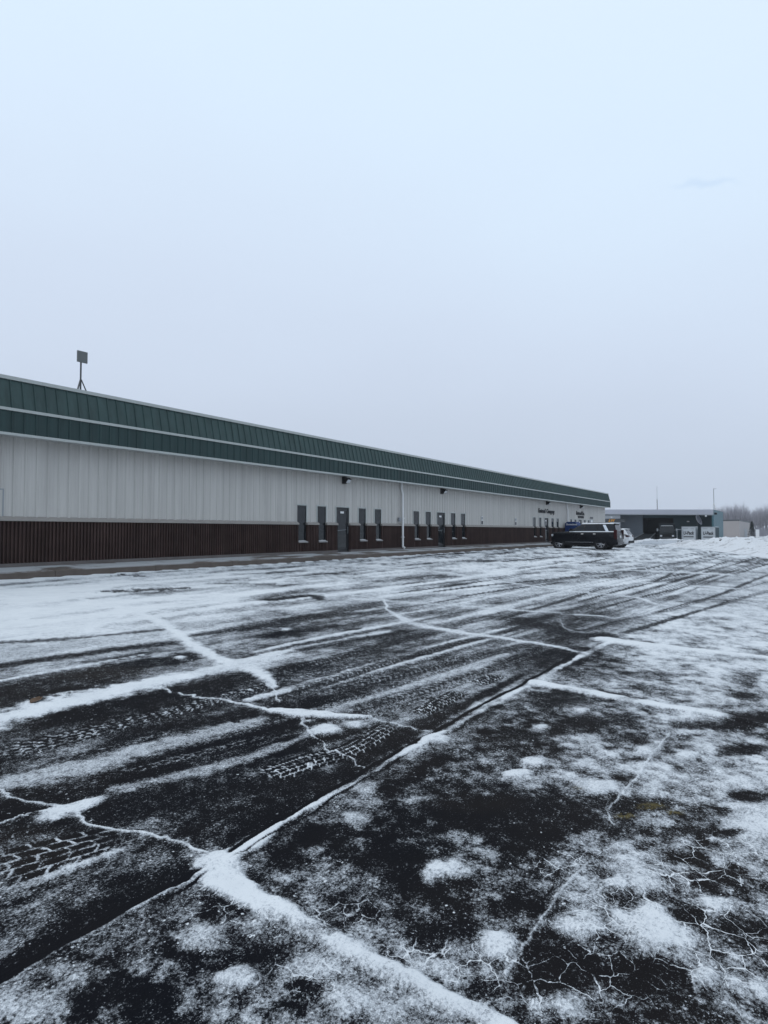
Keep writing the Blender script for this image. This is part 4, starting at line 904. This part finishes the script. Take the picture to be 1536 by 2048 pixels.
# ------------------------------------------------------------------ a dead leaf on the asphalt
lp = on_ground(72, 1404); lf = MB(); rg = []
for i in range(7):
    t_ = i / 6; x = -.06 + .12 * t_; w_ = .045 * math.sin(math.pi * (.08 + .84 * t_)); rg.append([(x, -w_, .012 + .02 * t_), (x, 0, .004 + .008 * t_), (x, w_, .015 + .016 * t_), (x, 0, .002 + .008 * t_)])
lf.loft(rg); o = lf.build('dry_leaf', mat('dry_leaf', (.10, .06, .035), .85, var=.3, vscale=20)); o.location = (lp[0], lp[1], lp[2] + .002); o.rotation_euler = (0, 0, .5)
tag(o, 'dry brown leaf lying on the bare asphalt beside the widest run of snow', 'leaf')
# ------------------------------------------------------------------ loading dock building beyond the cars
XF = 101.0
def fy(px): d = ray(px, 1040); return float(d[1] / d[0] * XF)
def fz(px, py): return float(on_x(px, py, XF)[2])
Y0, Y1 = fy(1427), fy(1192); dock = thing('dock_building', 'low teal metal building with a deep covered loading dock and a pale roof edge', 'warehouse', (XF, Y0, 0))
teal = mat('teal_panel', (.045, .120, .145), .5, var=.12, vscale=.6); teal_d = mat('teal_panel_dock', (.030, .058, .068), .6, var=.15, vscale=.5)  # dock copy is darker: the canopy's shade is put into its colour
fasc = mat('fascia_grey', (.40, .41, .46), .5, var=.06); wallg = mat('dock_wall_grey', (.13, .15, .175), .6, var=.1); dark_open = mat('dock_dark', (.012, .013, .015), .9)
pale = mat('pale_panel_white', (.55, .57, .60), .5, var=.06)
def dchild(mb, name, m, parent=None, **k):
    o = mb.build(name, m, None, **k); o.parent = parent or dock
    b0 = Vector(dock.location) if parent is None else Vector(dock.location) + Vector(parent.location)
    for v in o.data.vertices: v.co -= b0
    return o
zl, zr_ = fz(1210, 1019), fz(1427, 1019); DP = 3.4            # roof edge falls gently to the right; the dock face lies DP metres back
def zt(y): return zr_ + (zl - zr_) * (y - fy(1427)) / (fy(1210) - fy(1427))
tf = .78
f_ = MB(); f_.add([(XF, Y0, zt(Y0)), (XF, Y1, zt(Y1)), (XF, Y1, zt(Y1) - tf), (XF, Y0, zt(Y0) - tf), (XF + .25, Y0, zt(Y0)), (XF + .25, Y1, zt(Y1)), (XF + .25, Y1, zt(Y1) - tf), (XF + .25, Y0, zt(Y0) - tf)],
                  [(0, 1, 2, 3), (4, 5, 6, 7), (0, 1, 5, 4), (3, 2, 6, 7), (0, 3, 7, 4), (1, 2, 6, 5)])
dchild(f_, 'fascia', fasc)
f_ = MB(); f_.add([(XF - .04, Y0, zt(Y0) - tf + .02), (XF - .04, Y1, zt(Y1) - tf + .02), (XF - .04, Y1, zt(Y1) - tf - .10), (XF - .04, Y0, zt(Y0) - tf - .10), (XF + .2, Y0, zt(Y0) - tf - .1), (XF + .2, Y1, zt(Y1) - tf - .1)], [(0, 1, 2, 3), (3, 2, 5, 4)]); dchild(f_, 'gutter', M['grey_metal'])
f_ = MB(); f_.add([(XF + .02, Y0, zt(Y0) + .0), (XF + .02, Y1, zt(Y1)), (XF + 13.65, Y1, zt(Y1) + .25), (XF + 13.65, Y0, zt(Y0) + .0)], [(0, 1, 2, 3)]); dchild(f_, 'roof', M['roofing'])
f_ = MB(); f_.add([(XF + .25, Y0, zt(Y0) - .7), (XF + .25, Y1, zt(Y1) - .7), (XF + DP, Y1, zt(Y1) - .7), (XF + DP, Y0, zt(Y0) - .7)], [(0, 1, 2, 3)]); dchild(f_, 'canopy_soffit', M['dark_metal'])
# side wall towards the lot, ribbed, with a corner post
s_ = MB(); k = 0
for i in range(34):
    x = XF + .05 + i * .4; s_.add([(x, Y0, -.3), (x + .34, Y0, -.3), (x + .34, Y0, zt(Y0) - .02), (x, Y0, zt(Y0) - .02), (x + .36, Y0 + .04, -.3), (x + .4, Y0, -.3), (x + .4, Y0, zt(Y0) - .02), (x + .36, Y0 + .04, zt(Y0) - .02)], [(0, 1, 2, 3), (1, 4, 7, 2), (4, 5, 6, 7)])
dchild(s_, 'side_wall', teal)
s_ = MB(); s_.box(XF + 13.6, XF + 13.7, Y0, Y1, -.3, zt(Y0) - .02); dchild(s_, 'rear_wall', teal)
s_ = MB(); s_.box(XF + DP + 3.7, XF + DP + 3.8, Y0 + .3, Y1, -.3, zt(Y0) - .05); dchild(s_, 'backing_panel', dark_open)  # added dark panel, keeps daylight behind from showing through the dock
s_ = MB(); s_.box(XF - .02, XF + .3, Y0 - .03, Y0 + .22, -.3, zt(Y0) - tf - .11); dchild(s_, 'corner_post', teal)
s_ = MB(); s_.box(XF + 1.2, XF + 1.5, Y0 - .35, Y0 - .01, zt(Y0) - .75, zt(Y0) - .45); dchild(s_, 'wall_light', M['black'])
# recessed dock face: right bay teal, dark door opening, grey column, grey wall, pale panel set forward
xb = XF + DP
def by(px): d = ray(px, 1050); return float(d[1] / d[0] * xb)
def bz(px, py): return float(on_x(px, py, xb)[2])
zc_ = zt(Y0) - tf
def panel(name, p0, p1, z0, z1, m, x=xb, th=.12, parent=None):
    q = MB(); q.box(x, x + th, by(p1), by(p0), z0, z1); return dchild(q, name, m, parent)
tz = zt(Y1) - .45
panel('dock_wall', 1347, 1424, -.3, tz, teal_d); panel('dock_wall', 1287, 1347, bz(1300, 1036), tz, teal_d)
panel('dock_column', 1276, 1286, -.3, tz, wallg, xb - .3, .4); panel('dock_wall', 1248, 1276, -.3, tz, wallg); panel('dock_wall', 1192, 1248, -.3, tz, wallg, xb + .02)
panel('dock_interior', 1286, 1347, -.3, bz(1300, 1036), dark_open, xb + 3.5); q = MB(); q.box(xb + .1, xb + 3.5, by(1347) - .1, by(1347), -.3, 3.9); q.box(xb + .1, xb + 3.5, by(1286), by(1286) + .1, -.3, 3.9); q.quad((xb, by(1347), 1.0), (xb, by(1286), 1.0), (xb + 3.5, by(1286), 1.0), (xb + 3.5, by(1347), 1.0)); q.quad((xb + .1, by(1347), 3.6), (xb + .1, by(1286), 3.6), (xb + 3.5, by(1286), 3.6), (xb + 3.5, by(1347), 3.6)); dchild(q, 'dock_interior', dark_open)
panel('pale_panel', 1216, 1248, .6, bz(1230, 1031), pale, xb - 2.6, .1)  # pale panel, taken for a parked trailer, set forward out of canopy shade
q = MB(); q.box(xb - .7, xb - .45, by(1216) + .0, by(1209), -.3, tz - .1); dchild(q, 'dock_column', M['dark_metal'])
o = panel('sign_board', 1216, 1259, bz(1230, 1045), bz(1230, 1038), M['dark_metal'], xb - 2.75, .06)
orange = mat('sign_orange', (.62, .27, .02), .5)
ty0, ty1 = by(1239.5), by(1225.5)
txt = text_mesh('lettering', 'LW', orange, ty1 - ty0, bz(1230, 1038.6) - bz(1230, 1044.4), (xb - 2.755, ty1, bz(1230, 1044.4)), (0, -1, 0), (0, 0, 1), .03, shear=.35, bold=.05)
for v in txt.data.vertices: v.co -= Vector(dock.location)
txt.parent = dock
q = MB(); q.box(xb - .09, xb - .02, by(1379), by(1374), bz(1376, 1044), bz(1376, 1042)); dchild(q, 'wall_plate', M['white_paint'])
for px in (1234, 1418):
    q = MB(); q.box(XF - .20, XF - .045, by(px + 1.6), by(px - 1.6), zt(Y0) - tf - .32, zt(Y0) - tf - .08); dchild(q, 'canopy_light', M['lens'])
# ramp up to the open dock door
ra = on_ground(1279, 1081); ramp = thing('loading_ramp', 'dark steel ramp with pale side rails leading up to the open dock door', 'ramp', (float(ra[0]), float(ra[1]), 0))
def rl(p): return (p[0] - ramp.location.x, p[1] - ramp.location.y, p[2])
ylo0, ylo1 = float(on_ground(1291, 1081.5)[1]), float(on_ground(1269, 1080.5)[1]); xlo = float(ra[0])
yhi0, yhi1 = by(1311), by(1288)
q = MB(); q.add([rl(p) for p in ((xlo, ylo0, .0), (xlo, ylo1, .0), (xb - .3, yhi1, 1.1), (xb - .3, yhi0, 1.1), (xlo, ylo0, -.2), (xlo, ylo1, -.2), (xb - .3, yhi1, -.2), (xb - .3, yhi0, -.2))], [(0, 1, 2, 3), (4, 5, 6, 7), (0, 4, 7, 3), (1, 5, 6, 2), (0, 1, 5, 4), (2, 3, 7, 6)]); q.build('deck', M['dark_metal'], ramp)
for ya_, yb_ in ((ylo0, yhi0), (ylo1, yhi1)):
    q = MB(); q.tube([rl((xlo, ya_, .10)), rl((xb - .3, yb_, 1.22))], .10, 6); q.build('side_rail', M['grey_metal'], ramp)

# ------------------------------------------------------------------ storage cubes with lettering
cube_w = mat('cube_white', (.43, .455, .47), .5, var=.05); cube_s = mat('cube_side', (.40, .44, .46), .55, var=.08)
def cube(px0, px1, topy, Z, label, side_m, dpt):
    c0 = at_depth(px0, topy, Z); xf = float(c0[0]); y1 = float(c0[1]); d = ray(px1, topy); y0 = float(d[1] / d[0] * xf); zt_ = float(c0[2]); h = zt_ + .12; wd_ = y1 - y0
    r_ = thing('storage_container', label, 'container', (xf, (y0 + y1) / 2, -.12), 0, 'white storage containers behind the snow bank')
    q = MB(); q.box(0, .06, -wd_ / 2, wd_ / 2, 0, h); q.build('front_panel', cube_w, r_, bevel=.01)
    q = MB(); q.box(.061, dpt, wd_ / 2 - .05, wd_ / 2, .1, h - .02)
    for i in range(int(dpt / .3)): q.box(.08 + i * .3, .22 + i * .3, -wd_ / 2 - .02, -wd_ / 2 + .05, .1, h - .06)
    q.box(.061, dpt, -wd_ / 2 + .01, -wd_ / 2 + .05, .1, h - .02); q.build('side_panel', side_m, r_)
    q = MB(); q.box(.061, dpt, -wd_ / 2, wd_ / 2, h - .019, h + .03); q.build('roof', M['snow'], r_)
    q = MB()
    for y in (-wd_ / 2 - .012, wd_ / 2 - .05): q.box(-.03, .0, y, y + .062, 0, h + .02)
    q.box(-.03, 0, -wd_ / 2 + .051, wd_ / 2 - .051, h - .05, h + .02); q.build('frame', M['grey_metal'], r_)
    t_ = text_mesh('lettering', 'U-Pack', M['letter'], wd_ * .74, h * .22, (-.008, wd_ * .36, h * .50), (0, -1, 0), (0, 0, 1), .012, parent=r_, shear=.15, bold=.03)
    q = MB(); q.box(-.012, -.002, -wd_ * .34, wd_ * .36, h * .34, h * .40); q.build('stripe', M['letter'], r_)
    q = MB(); q.box(-.012, -.002, -wd_ * .36, -wd_ * .14, h * .86, h * .90); q.box(-.012, -.002, wd_ * .05, wd_ * .40, h * .87, h * .91); q.build('small_print', M['grey_metal'], r_)
cube(1363, 1391.5, 1053.5, 84, 'left of two white storage containers lettered U-Pack, with a pale side', cube_s, 2.0)
cube(1402, 1430.5, 1054, 82, 'right of two white storage containers lettered U-Pack, with a dark ribbed side', teal_d, 4.5)
# pallet rack frame left of the containers
c = at_depth(1359, 1060, 84); fr = thing('crate_frame', 'narrow pale upright frame standing left of the storage containers', 'frame', (float(c[0]), float(c[1]), -.1))
q = MB()
for y in (-.35, .3): q.box(0, .08, y, y + .08, 0, 1.85)
q.build('post', M['grey_metal'], fr); q = MB(); q.box(-.01, .09, -.36, .39, 1.851, 1.93); q.build('crossbar', M['grey_metal'], fr)

# ------------------------------------------------------------------ dark truck at the dock, seen head on
c = at_depth(1334, 1066, 88); tk = thing('parked_truck', 'dark box truck facing the lot in front of the dock', 'truck', (float(c[0]), float(c[1]), -.1), math.pi + math.atan2(c[1], c[0]))
tp = mat('truck_paint', (.012, .016, .019), .5, spec=.2)
q = MB(); q.loft([plan(-1.0, 1.15, 1.0, .55, .1, .25), plan(-1.0, 1.2, 1.02, 1.2, .1, .25), plan(-1.0, 1.05, 1.0, 1.55, .1, .25), plan(-1.0, .55, .92, 2.35, .1, .25), plan(-.95, .35, .84, 2.45, .1, .25)]); q.build('cab', tp, tk, smooth=True)
q = MB(); q.box(-6.2, -1.05, -1.12, 1.12, .75, 2.85); q.build('cargo_box', tp, tk, bevel=.03)
q = MB(); pane(q, [(1.03, -.82, 1.58), (1.03, .82, 1.58), (.60, .76, 2.28), (.60, -.76, 2.28)], (1, 0, .5)); q.build('windscreen', carglass, tk)
q = MB(); q.box(1.15, 1.23, -.62, .62, .78, 1.22); q.build('grille', trim_b, tk)
q = MB(); q.box(.9, 1.36, -1.02, 1.02, .42, .68); q.build('bumper', M['dark_metal'], tk, bevel=.03)
for s_ in (-1, 1):
    q = MB(); q.box(.30, .42, min(s_ * 1.22, s_ * 1.42), max(s_ * 1.22, s_ * 1.42), 1.65, 2.05); q.tube([(.36, s_ * .95, 1.8), (.36, s_ * 1.25, 1.85)], .025, 6); q.build('side_mirror', M['grey_metal'], tk)
    q = MB(); q.box(1.06, 1.22, min(s_ * .66, s_ * .95), max(s_ * .66, s_ * .95), .82, 1.06); q.build('headlight', lamp_clear, tk, bevel=.02)
    wheel(tk, .35, s_ * .92, .42, .24, 6, s_); wheel(tk, -4.4, s_ * .92, .42, .30, 6, s_)
q = MB(); q.box(-1.0, .3, -.8, .8, 2.452, 2.50); q.build('roof_snow', M['snow'], tk, bevel=.02)

# ------------------------------------------------------------------ satellite dish, roof masts
c = at_depth(1395, 1040, 90); dh = thing('satellite_dish', 'large pale satellite dish tilted on a post in front of the dark dock wall', 'satellite dish', (float(c[0]), float(c[1]), -.1))
q = MB(); rr = []; ax = Vector((-.22, -.93, .36)).normalized(); ua = ax.orthogonal().normalized(); ub = ax.cross(ua); cz = float(c[2]) + .1
for i, (r_, d_) in enumerate([(0.02, .0), (.3, .03), (.6, .12), (.86, .26), (.88, .24), (.6, .08), (.3, -.02), (.02, -.05)]):
    rr.append([tuple(Vector((0, 0, cz)) + ax * d_ + (ua * math.cos(2 * math.pi * k / 20) + ub * math.sin(2 * math.pi * k / 20)) * r_) for k in range(20)])
q.loft(rr); q.build('dish', fasc, dh, smooth=True)
q = MB(); q.tube([(0, .05, 0), (0, .05, cz)], .05, 8); q.build('post', M['dark_metal'], dh)
q = MB(); q.tube([tuple(Vector((0, 0, cz)) + ax * .2 - Vector((0, 0, .7))), tuple(Vector((0, 0, cz)) + ax * .8)], .02, 5); q.build('feed_arm', M['dark_metal'], dh)
c0 = on_x(1314.5, 1019, XF + 3); c1 = on_x(1314.5, 974, XF + 3); ms = thing('roof_mast', 'thin whip aerial rising from the middle of the teal building roof', 'aerial', (XF + 3, float(c0[1]), float(zt(c0[1])) + .0))
h = float(c1[2] - c0[2]) + .2; q = MB(); q.tube([(0, 0, 0), (0, 0, h * .45)], .05, 6); q.build('mast', M['dark_metal'], ms); q = MB(); q.tube([(0, 0, h * .45), (0, 0, h)], .025, 6); q.build('whip', M['grey_metal'], ms)
c0 = on_x(1428, 1019, XF + .6); c1 = on_x(1428, 977, XF + .6); ms = thing('roof_mast', 'tall antenna mast on a small lattice foot at the corner of the teal building roof', 'aerial', (XF + .6, float(c0[1]), zt(Y0) + .02))
h = float(c1[2] - c0[2]); q = MB(); q.tube([(0, 0, .0), (0, 0, h)], .045, 6); q.build('mast', M['grey_metal'], ms)
q = MB()
for k in range(3):
    a = 2.1 * k; q.tube([(.32 * math.cos(a), .32 * math.sin(a), 0), (.04 * math.cos(a), .04 * math.sin(a), 1.0)], .03, 5)
for z_, r_ in ((.33, .23), (.66, .13)): q.tube([(r_ * math.cos(2.1 * k), r_ * math.sin(2.1 * k), z_) for k in (0, 1, 2, 3)], .02, 5)
q.build('lattice_foot', M['white_paint'], ms)
q = MB(); q.tube([(0, 0, h - .05), (.25, -.36, h - .05)], .03, 5)
for k in (1, 2, 3): q.tube([(.07 * k - .1, -.1 * k - .07, h - .05), (.07 * k + .1, -.1 * k + .07, h - .05)], .012, 4)
q.build('yagi_aerial', M['grey_metal'], ms)

# ------------------------------------------------------------------ ploughed snow bank
bank_px = [(1316, 1085, .03), (1332, 1085.5, .14), (1352, 1087, .26), (1380, 1088, .40), (1410, 1089.5, .46), (1450, 1091, .40), (1500, 1093, .52), (1550, 1096, .56), (1640, 1102, .65), (1760, 1110, .8), (1900, 1120, .6), (2080, 1134, .5)]
BP = np.array([list(on_ground(x, y)[:2]) + [h] for x, y, h in bank_px]); NB_, MB_ = 420, 60
tt = np.linspace(0, len(BP) - 1, NB_); bx_ = np.interp(tt, range(len(BP)), BP[:, 0]); by_ = np.interp(tt, range(len(BP)), BP[:, 1]); bh_ = np.interp(tt, range(len(BP)), BP[:, 2])
for _ in range(12): bx_[1:-1] = (bx_[:-2] + bx_[1:-1] * 2 + bx_[2:]) / 4; by_[1:-1] = (by_[:-2] + by_[1:-1] * 2 + by_[2:]) / 4
dx_, dy_ = np.gradient(bx_), np.gradient(by_); ln_ = np.hypot(dx_, dy_); nx_, ny_ = dy_ / ln_, -dx_ / ln_
sgn_ = np.sign(nx_ * FW[0] + ny_ * FW[1]); nx_ *= sgn_; ny_ *= sgn_
ss = np.linspace(0, 1, MB_); W_ = 9.0
VX = bx_[:, None] + nx_[:, None] * ss[None] * W_; VY = by_[:, None] + ny_[:, None] * ss[None] * W_
prof = np.minimum(1, ss / .35) ** .8 * (1 - sstep(.6, 1, ss))
lum = fbm(VX.ravel() * .55, VY.ravel() * .55, 5, 201, .6).reshape(VX.shape); l2 = np.abs(fbm(VX.ravel() * 1.6, VY.ravel() * 1.6, 4, 211, .6).reshape(VX.shape) - .5) * 2
VZ = bh_[:, None] * 1.05 * prof[None] * (.25 + 1.4 * lum) + prof[None] * (.5 * (1 - l2) - .26) * np.clip(bh_[:, None] * 1.3, 0, 1)
VZ = VZ + ground_z(VX, VY)
VZ = np.where(ss[None] <= 0, ground_z(VX, VY) - .06, VZ - .06 * (1 - np.minimum(1, ss / .05))[None])
mb_ = MB(); mb_.v = [tuple(map(float, p)) for p in np.stack([VX, VY, VZ], -1).reshape(-1, 3)]
mb_.f = [(i * MB_ + j, (i + 1) * MB_ + j, (i + 1) * MB_ + j + 1, i * MB_ + j + 1) for i in range(NB_ - 1) for j in range(MB_ - 1)]
bs = mat('ploughed_snow', (.66, .68, .70), .95, spec=.2, bump=.8, bscale=5)
t = bs.node_tree; b = t.nodes['Principled BSDF']; tcn = N(t, 'ShaderNodeTexCoord')
d1 = noise(.9, 5, .65); d2 = noise(6, 4, .65)
f1 = srange(mth('ADD', d1.outputs['Fac'], mth('MULTIPLY_ADD', d2.outputs['Fac'], .3, -.15)), .53, .64)
f2 = srange(noise(2.2, 5, .7).outputs['Fac'], .57, .64)
c1_ = mixc(mth('MULTIPLY', f1, .55), (.66, .68, .705), (.32, .32, .33)); t.links.new(mixc(mth('MULTIPLY', f2, .6), c1_, (.16, .15, .15)), b.inputs['Base Color'])
bk = mb_.build('snow_bank', bs, None, smooth=True); tag(bk, kind='stuff')
# dark clods thrown up on the bank
clod_m = mat('frozen_clod', (.045, .042, .042), .9, var=.4, vscale=3)
for px, py, s_ in ((1467, 1067, .2), (1477, 1068.5, .17), (1481, 1069.5, .15), (1442, 1078, .13), (1362, 1081, .1), (1500, 1083, .15), (1521, 1084, .14)):
    d = ray(px, py); best = None
    for t_ in np.arange(45, 95, .15):
        p = CAM + d * t_; q2 = ((VX - p[0]) ** 2 + (VY - p[1]) ** 2); k_ = np.unravel_index(q2.argmin(), q2.shape)
        if q2[k_] < .2 and p[2] <= VZ[k_] + .12: best = (VX[k_], VY[k_], VZ[k_]); break
    if best is None: continue
    q = MB(); nn = 8; rr = []
    for i in range(5):
        a = -math.pi / 2 + math.pi * (i + .15) / 4.3; rr.append([(s_ * math.cos(a) * math.cos(6.283 * k / nn) * random.uniform(.8, 1.3), s_ * math.cos(a) * math.sin(6.283 * k / nn) * random.uniform(.8, 1.3), s_ * .7 * math.sin(a) * random.uniform(.8, 1.2)) for k in range(nn)])
    q.loft(rr); o = q.build('frozen_clod', clod_m); o.location = tuple(map(float, best)); tag(o, 'dark lump of frozen dirt lying on the ploughed snow bank', 'clod', 'dirt clods on the snow bank')

# ------------------------------------------------------------------ beige shed, conifer, utility box beyond the bank
def ground_obj(px, Z): p = at_depth(px, 1065, Z); return float(p[0]), float(p[1])
Zs = 150; A = at_depth(1446, 1066, Zs); Bq = at_depth(1479, 1066, Zs - 4); Cq = at_depth(1500, 1066, Zs + 6)
sh = thing('beige_building', 'low beige metal building with a thin dark roof edge beyond the snow bank', 'building', (float(Bq[0]), float(Bq[1]), -.2))
beige = mat('beige_panel', (.34, .31, .30), .6, var=.06, vscale=.4)
def topz(px, py, P): return float(at_depth(px, py, float((P - CAM) @ FW))[2])
ht = topz(1460, 1042.5, A); q = MB()
PA, PB, PC = [Vector((float(p[0]) - Bq[0], float(p[1]) - Bq[1], 0)) for p in (A, Bq, Cq)]
PA2 = PA + (PA - PB) * .6; PD = PA2 + (PC - PB)
hC = topz(1498, 1046, Cq)
q.add([PA2, PB, PC, PD] + [PA2 + Vector((0, 0, ht + .2)), PB + Vector((0, 0, ht + .2)), PC + Vector((0, 0, hC + .2)), PD + Vector((0, 0, hC + .2))], [(0, 1, 5, 4), (1, 2, 6, 5), (2, 3, 7, 6), (3, 0, 4, 7)]); q.build('wall', beige, sh)
up_ = Vector((0, 0, .2)); q = MB(); q.add([p + Vector((0, 0, h_ + .2)) for p, h_ in ((PA2, ht), (PB, ht), (PC, hC), (PD, hC))] + [p * 1.02 + Vector((0, 0, h_ + .55)) for p, h_ in ((PA2, ht), (PB, ht), (PC, hC), (PD, hC))], [(0, 1, 5, 4), (1, 2, 6, 5), (2, 3, 7, 6), (3, 0, 4, 7), (4, 5, 6, 7), (0, 1, 2, 3)]); q.build('roof', M['dark_metal'], sh)
dmid = PB * .55 + PC * .45; dm2 = PB * .3 + PC * .7; off = Vector((-.05, -.05, 0)); q = MB(); q.add([dmid + off, dm2 + off, dm2 + off + Vector((0, 0, 2.3)), dmid + off + Vector((0, 0, 2.3))], [(0, 1, 2, 3)]); q.build('door', M['grey_metal'], sh)
ev = mat('conifer_needles', (.016, .026, .020), .9, var=.4, vscale=2); bark = mat('bark', (.20, .19, .20), .95, var=.3, vscale=4)
def conifer(px, topy, Z, hwpx, label):
    x, y = ground_obj(px, Z); zt_ = float(at_depth(px, topy, Z)[2]); H_ = zt_ + .3; rw = hwpx * Z / FPX
    r_ = thing('conifer', label, 'tree', (x, y, -.3)); q = MB(); q.tube([(0, 0, 0), (0, 0, H_ * .95)], [.12, .02], 6); q.build('trunk', bark, r_)
    q = MB(); rnd = random.Random(5)
    for i in range(900):
        t_ = rnd.random() ** .8; z = H_ * (.06 + .94 * t_); rr_ = rw * (1 - t_) ** .85 * rnd.uniform(.35, 1.08) + .03; a = rnd.uniform(0, 6.283)
        p = Vector((rr_ * math.cos(a), rr_ * math.sin(a), z)); s_ = rnd.uniform(.10, .22); u = Vector((math.cos(a), math.sin(a), rnd.uniform(-.5, .1))) * s_ * 1.5; v = Vector((-math.sin(a), math.cos(a), rnd.uniform(-.4, .4))) * s_ * .6
        q.add([p - u * .4 - v, p - u * .4 + v, p + u], [(0, 1, 2)])
    q.build('crown', ev, r_)
conifer(1504, 1043, 132, 8, 'small dark conifer standing at the right end of the beige building')
x, y = ground_obj(1515, 128); ub = thing('utility_box', 'small white utility box on the snow to the right of the conifer', 'box', (x, y, -.3)); zt_ = float(at_depth(1515, 1059, 128)[2]) + .3
q = MB(); q.box(-.25, .25, -.33, .33, .0, zt_ - .06); q.build('cabinet', M['white_paint'], ub, bevel=.02); q = MB(); q.box(-.29, .29, -.37, .37, zt_ - .059, zt_); q.build('lid', M['snow'], ub, bevel=.02)

# ------------------------------------------------------------------ bare trees beyond everything
twig = mat('bare_twigs', (.31, .30, .33), .95)
def bare_tree(seed, H_):
    rnd = random.Random(seed); r_ = bpy.data.objects.new('bare_tree', None); C.objects.link(r_)
    tr = MB(); tw = MB()
    def branch(p, d, L, rad, depth):
        pts = [p]; q = p.copy(); dd = d.copy(); n = 4
        for i in range(n):
            dd = (dd + Vector((rnd.uniform(-.18, .18), rnd.uniform(-.18, .18), .10 + .05 * depth))).normalized(); q = q + dd * L / n; pts.append(q.copy())
        (tr if depth < 2 else tw).tube(pts, [rad * (1 - .75 * i / n) for i in range(n + 1)], 5 if depth < 2 else 3, cap=False)
        if depth >= 4: return
        for _ in range([12, 7, 5, 3][depth]):
            t_ = rnd.uniform(.3, 1.0) if depth else rnd.uniform(.22, 1.0); k_ = min(int(t_ * n), n - 1); o_p = pts[k_].lerp(pts[k_ + 1], t_ * n - k_)
            a = rnd.uniform(0, 6.283); sp_ = rnd.uniform(.35, .8) * (.75 if depth == 0 else 1)
            e1 = dd.orthogonal().normalized(); e2 = dd.cross(e1); nd = (dd * math.cos(sp_) + (e1 * math.cos(a) + e2 * math.sin(a)) * math.sin(sp_)).normalized()
            branch(o_p, nd, L * rnd.uniform(.42, .62) * (1.15 - .4 * t_), rad * (1 - .7 * t_) * .55, depth + 1)
    branch(Vector((0, 0, 0)), Vector((rnd.uniform(-.06, .06), rnd.uniform(-.06, .06), 1)).normalized(), H_ * .72, .20, 0)
    for mb0, nm in ((tr, 'trunk'), (tw, 'crown')): mb0.build(nm, bark if nm == 'trunk' else twig, r_)
    return r_
protos = [bare_tree(300 + i, 12.5) for i in range(6)]; rnd = random.Random(11); used = set()
def put_tree(px, Z, hpx, i, label, group):
    src = protos[i]; x, y = ground_obj(px, Z)
    if i not in used: o = src; used.add(i)
    else:
        o = src.copy(); C.objects.link(o)
        for ch in src.children:
            c_ = ch.copy(); C.objects.link(c_); c_.parent = o
    H_ = hpx * Z / FPX + 1.3; s_ = H_ / 12.0
    o.location = (x, y, -.4); o.rotation_euler = (0, 0, rnd.uniform(0, 6.28)); o.scale = (s_ * 1.0, s_ * 1.0, s_)
    tag(o, label, 'tree', group)
n_ = 0
for px in np.arange(1392, 1650, 1.9):
    hpx = np.interp(px, [1390, 1420, 1445, 1460, 1478, 1490, 1500, 1520, 1540, 1600], [42, 46, 50, 54, 56, 56, 44, 50, 53, 50]) * rnd.uniform(.86, 1.04)
    put_tree(px + rnd.uniform(-2, 2), rnd.uniform(190, 235), hpx, n_ % 6, 'bare grey deciduous tree in the treeline beyond the snow bank', 'bare trees along the horizon'); n_ += 1
# undergrowth at the foot of the trees
ug = MB(); rnd2 = random.Random(8)
for i in range(9000):
    px = rnd2.uniform(1385, 1660); Z = rnd2.uniform(176, 230); p = Vector(at_depth(px, 1066, Z)); p.z = -.4; h_ = rnd2.uniform(1.2, 4.6) * (.6 + .6 * rnd2.random()); dx = rnd2.uniform(-.6, .6); dy = rnd2.uniform(-.6, .6); w_ = rnd2.uniform(.02, .05)
    ug.add([p + Vector((-w_, w_, 0)), p + Vector((w_, -w_, 0)), p + Vector((dx, dy, h_))], [(0, 1, 2)])
tag(ug.build('undergrowth', twig), kind='stuff')

# ------------------------------------------------------------------ the air itself: thin winter haze
hz_ = MB(); hz_.box(-60, 420, -330, 330, -2.0, 34); ho = hz_.build('haze', M['snow'])
hm = bpy.data.materials.new('haze'); hm.use_nodes = True; ht_ = hm.node_tree; ht_.nodes.clear()
oo = N(ht_, 'ShaderNodeOutputMaterial'); pv = N(ht_, 'ShaderNodeVolumePrincipled'); pv.inputs['Density'].default_value = .00042
pv.inputs['Color'].default_value = (.90, .93, .97, 1); pv.inputs['Anisotropy'].default_value = .2
ht_.links.new(pv.outputs[0], oo.inputs['Volume']); ho.data.materials.clear(); ho.data.materials.append(hm); tag(ho, kind='stuff')
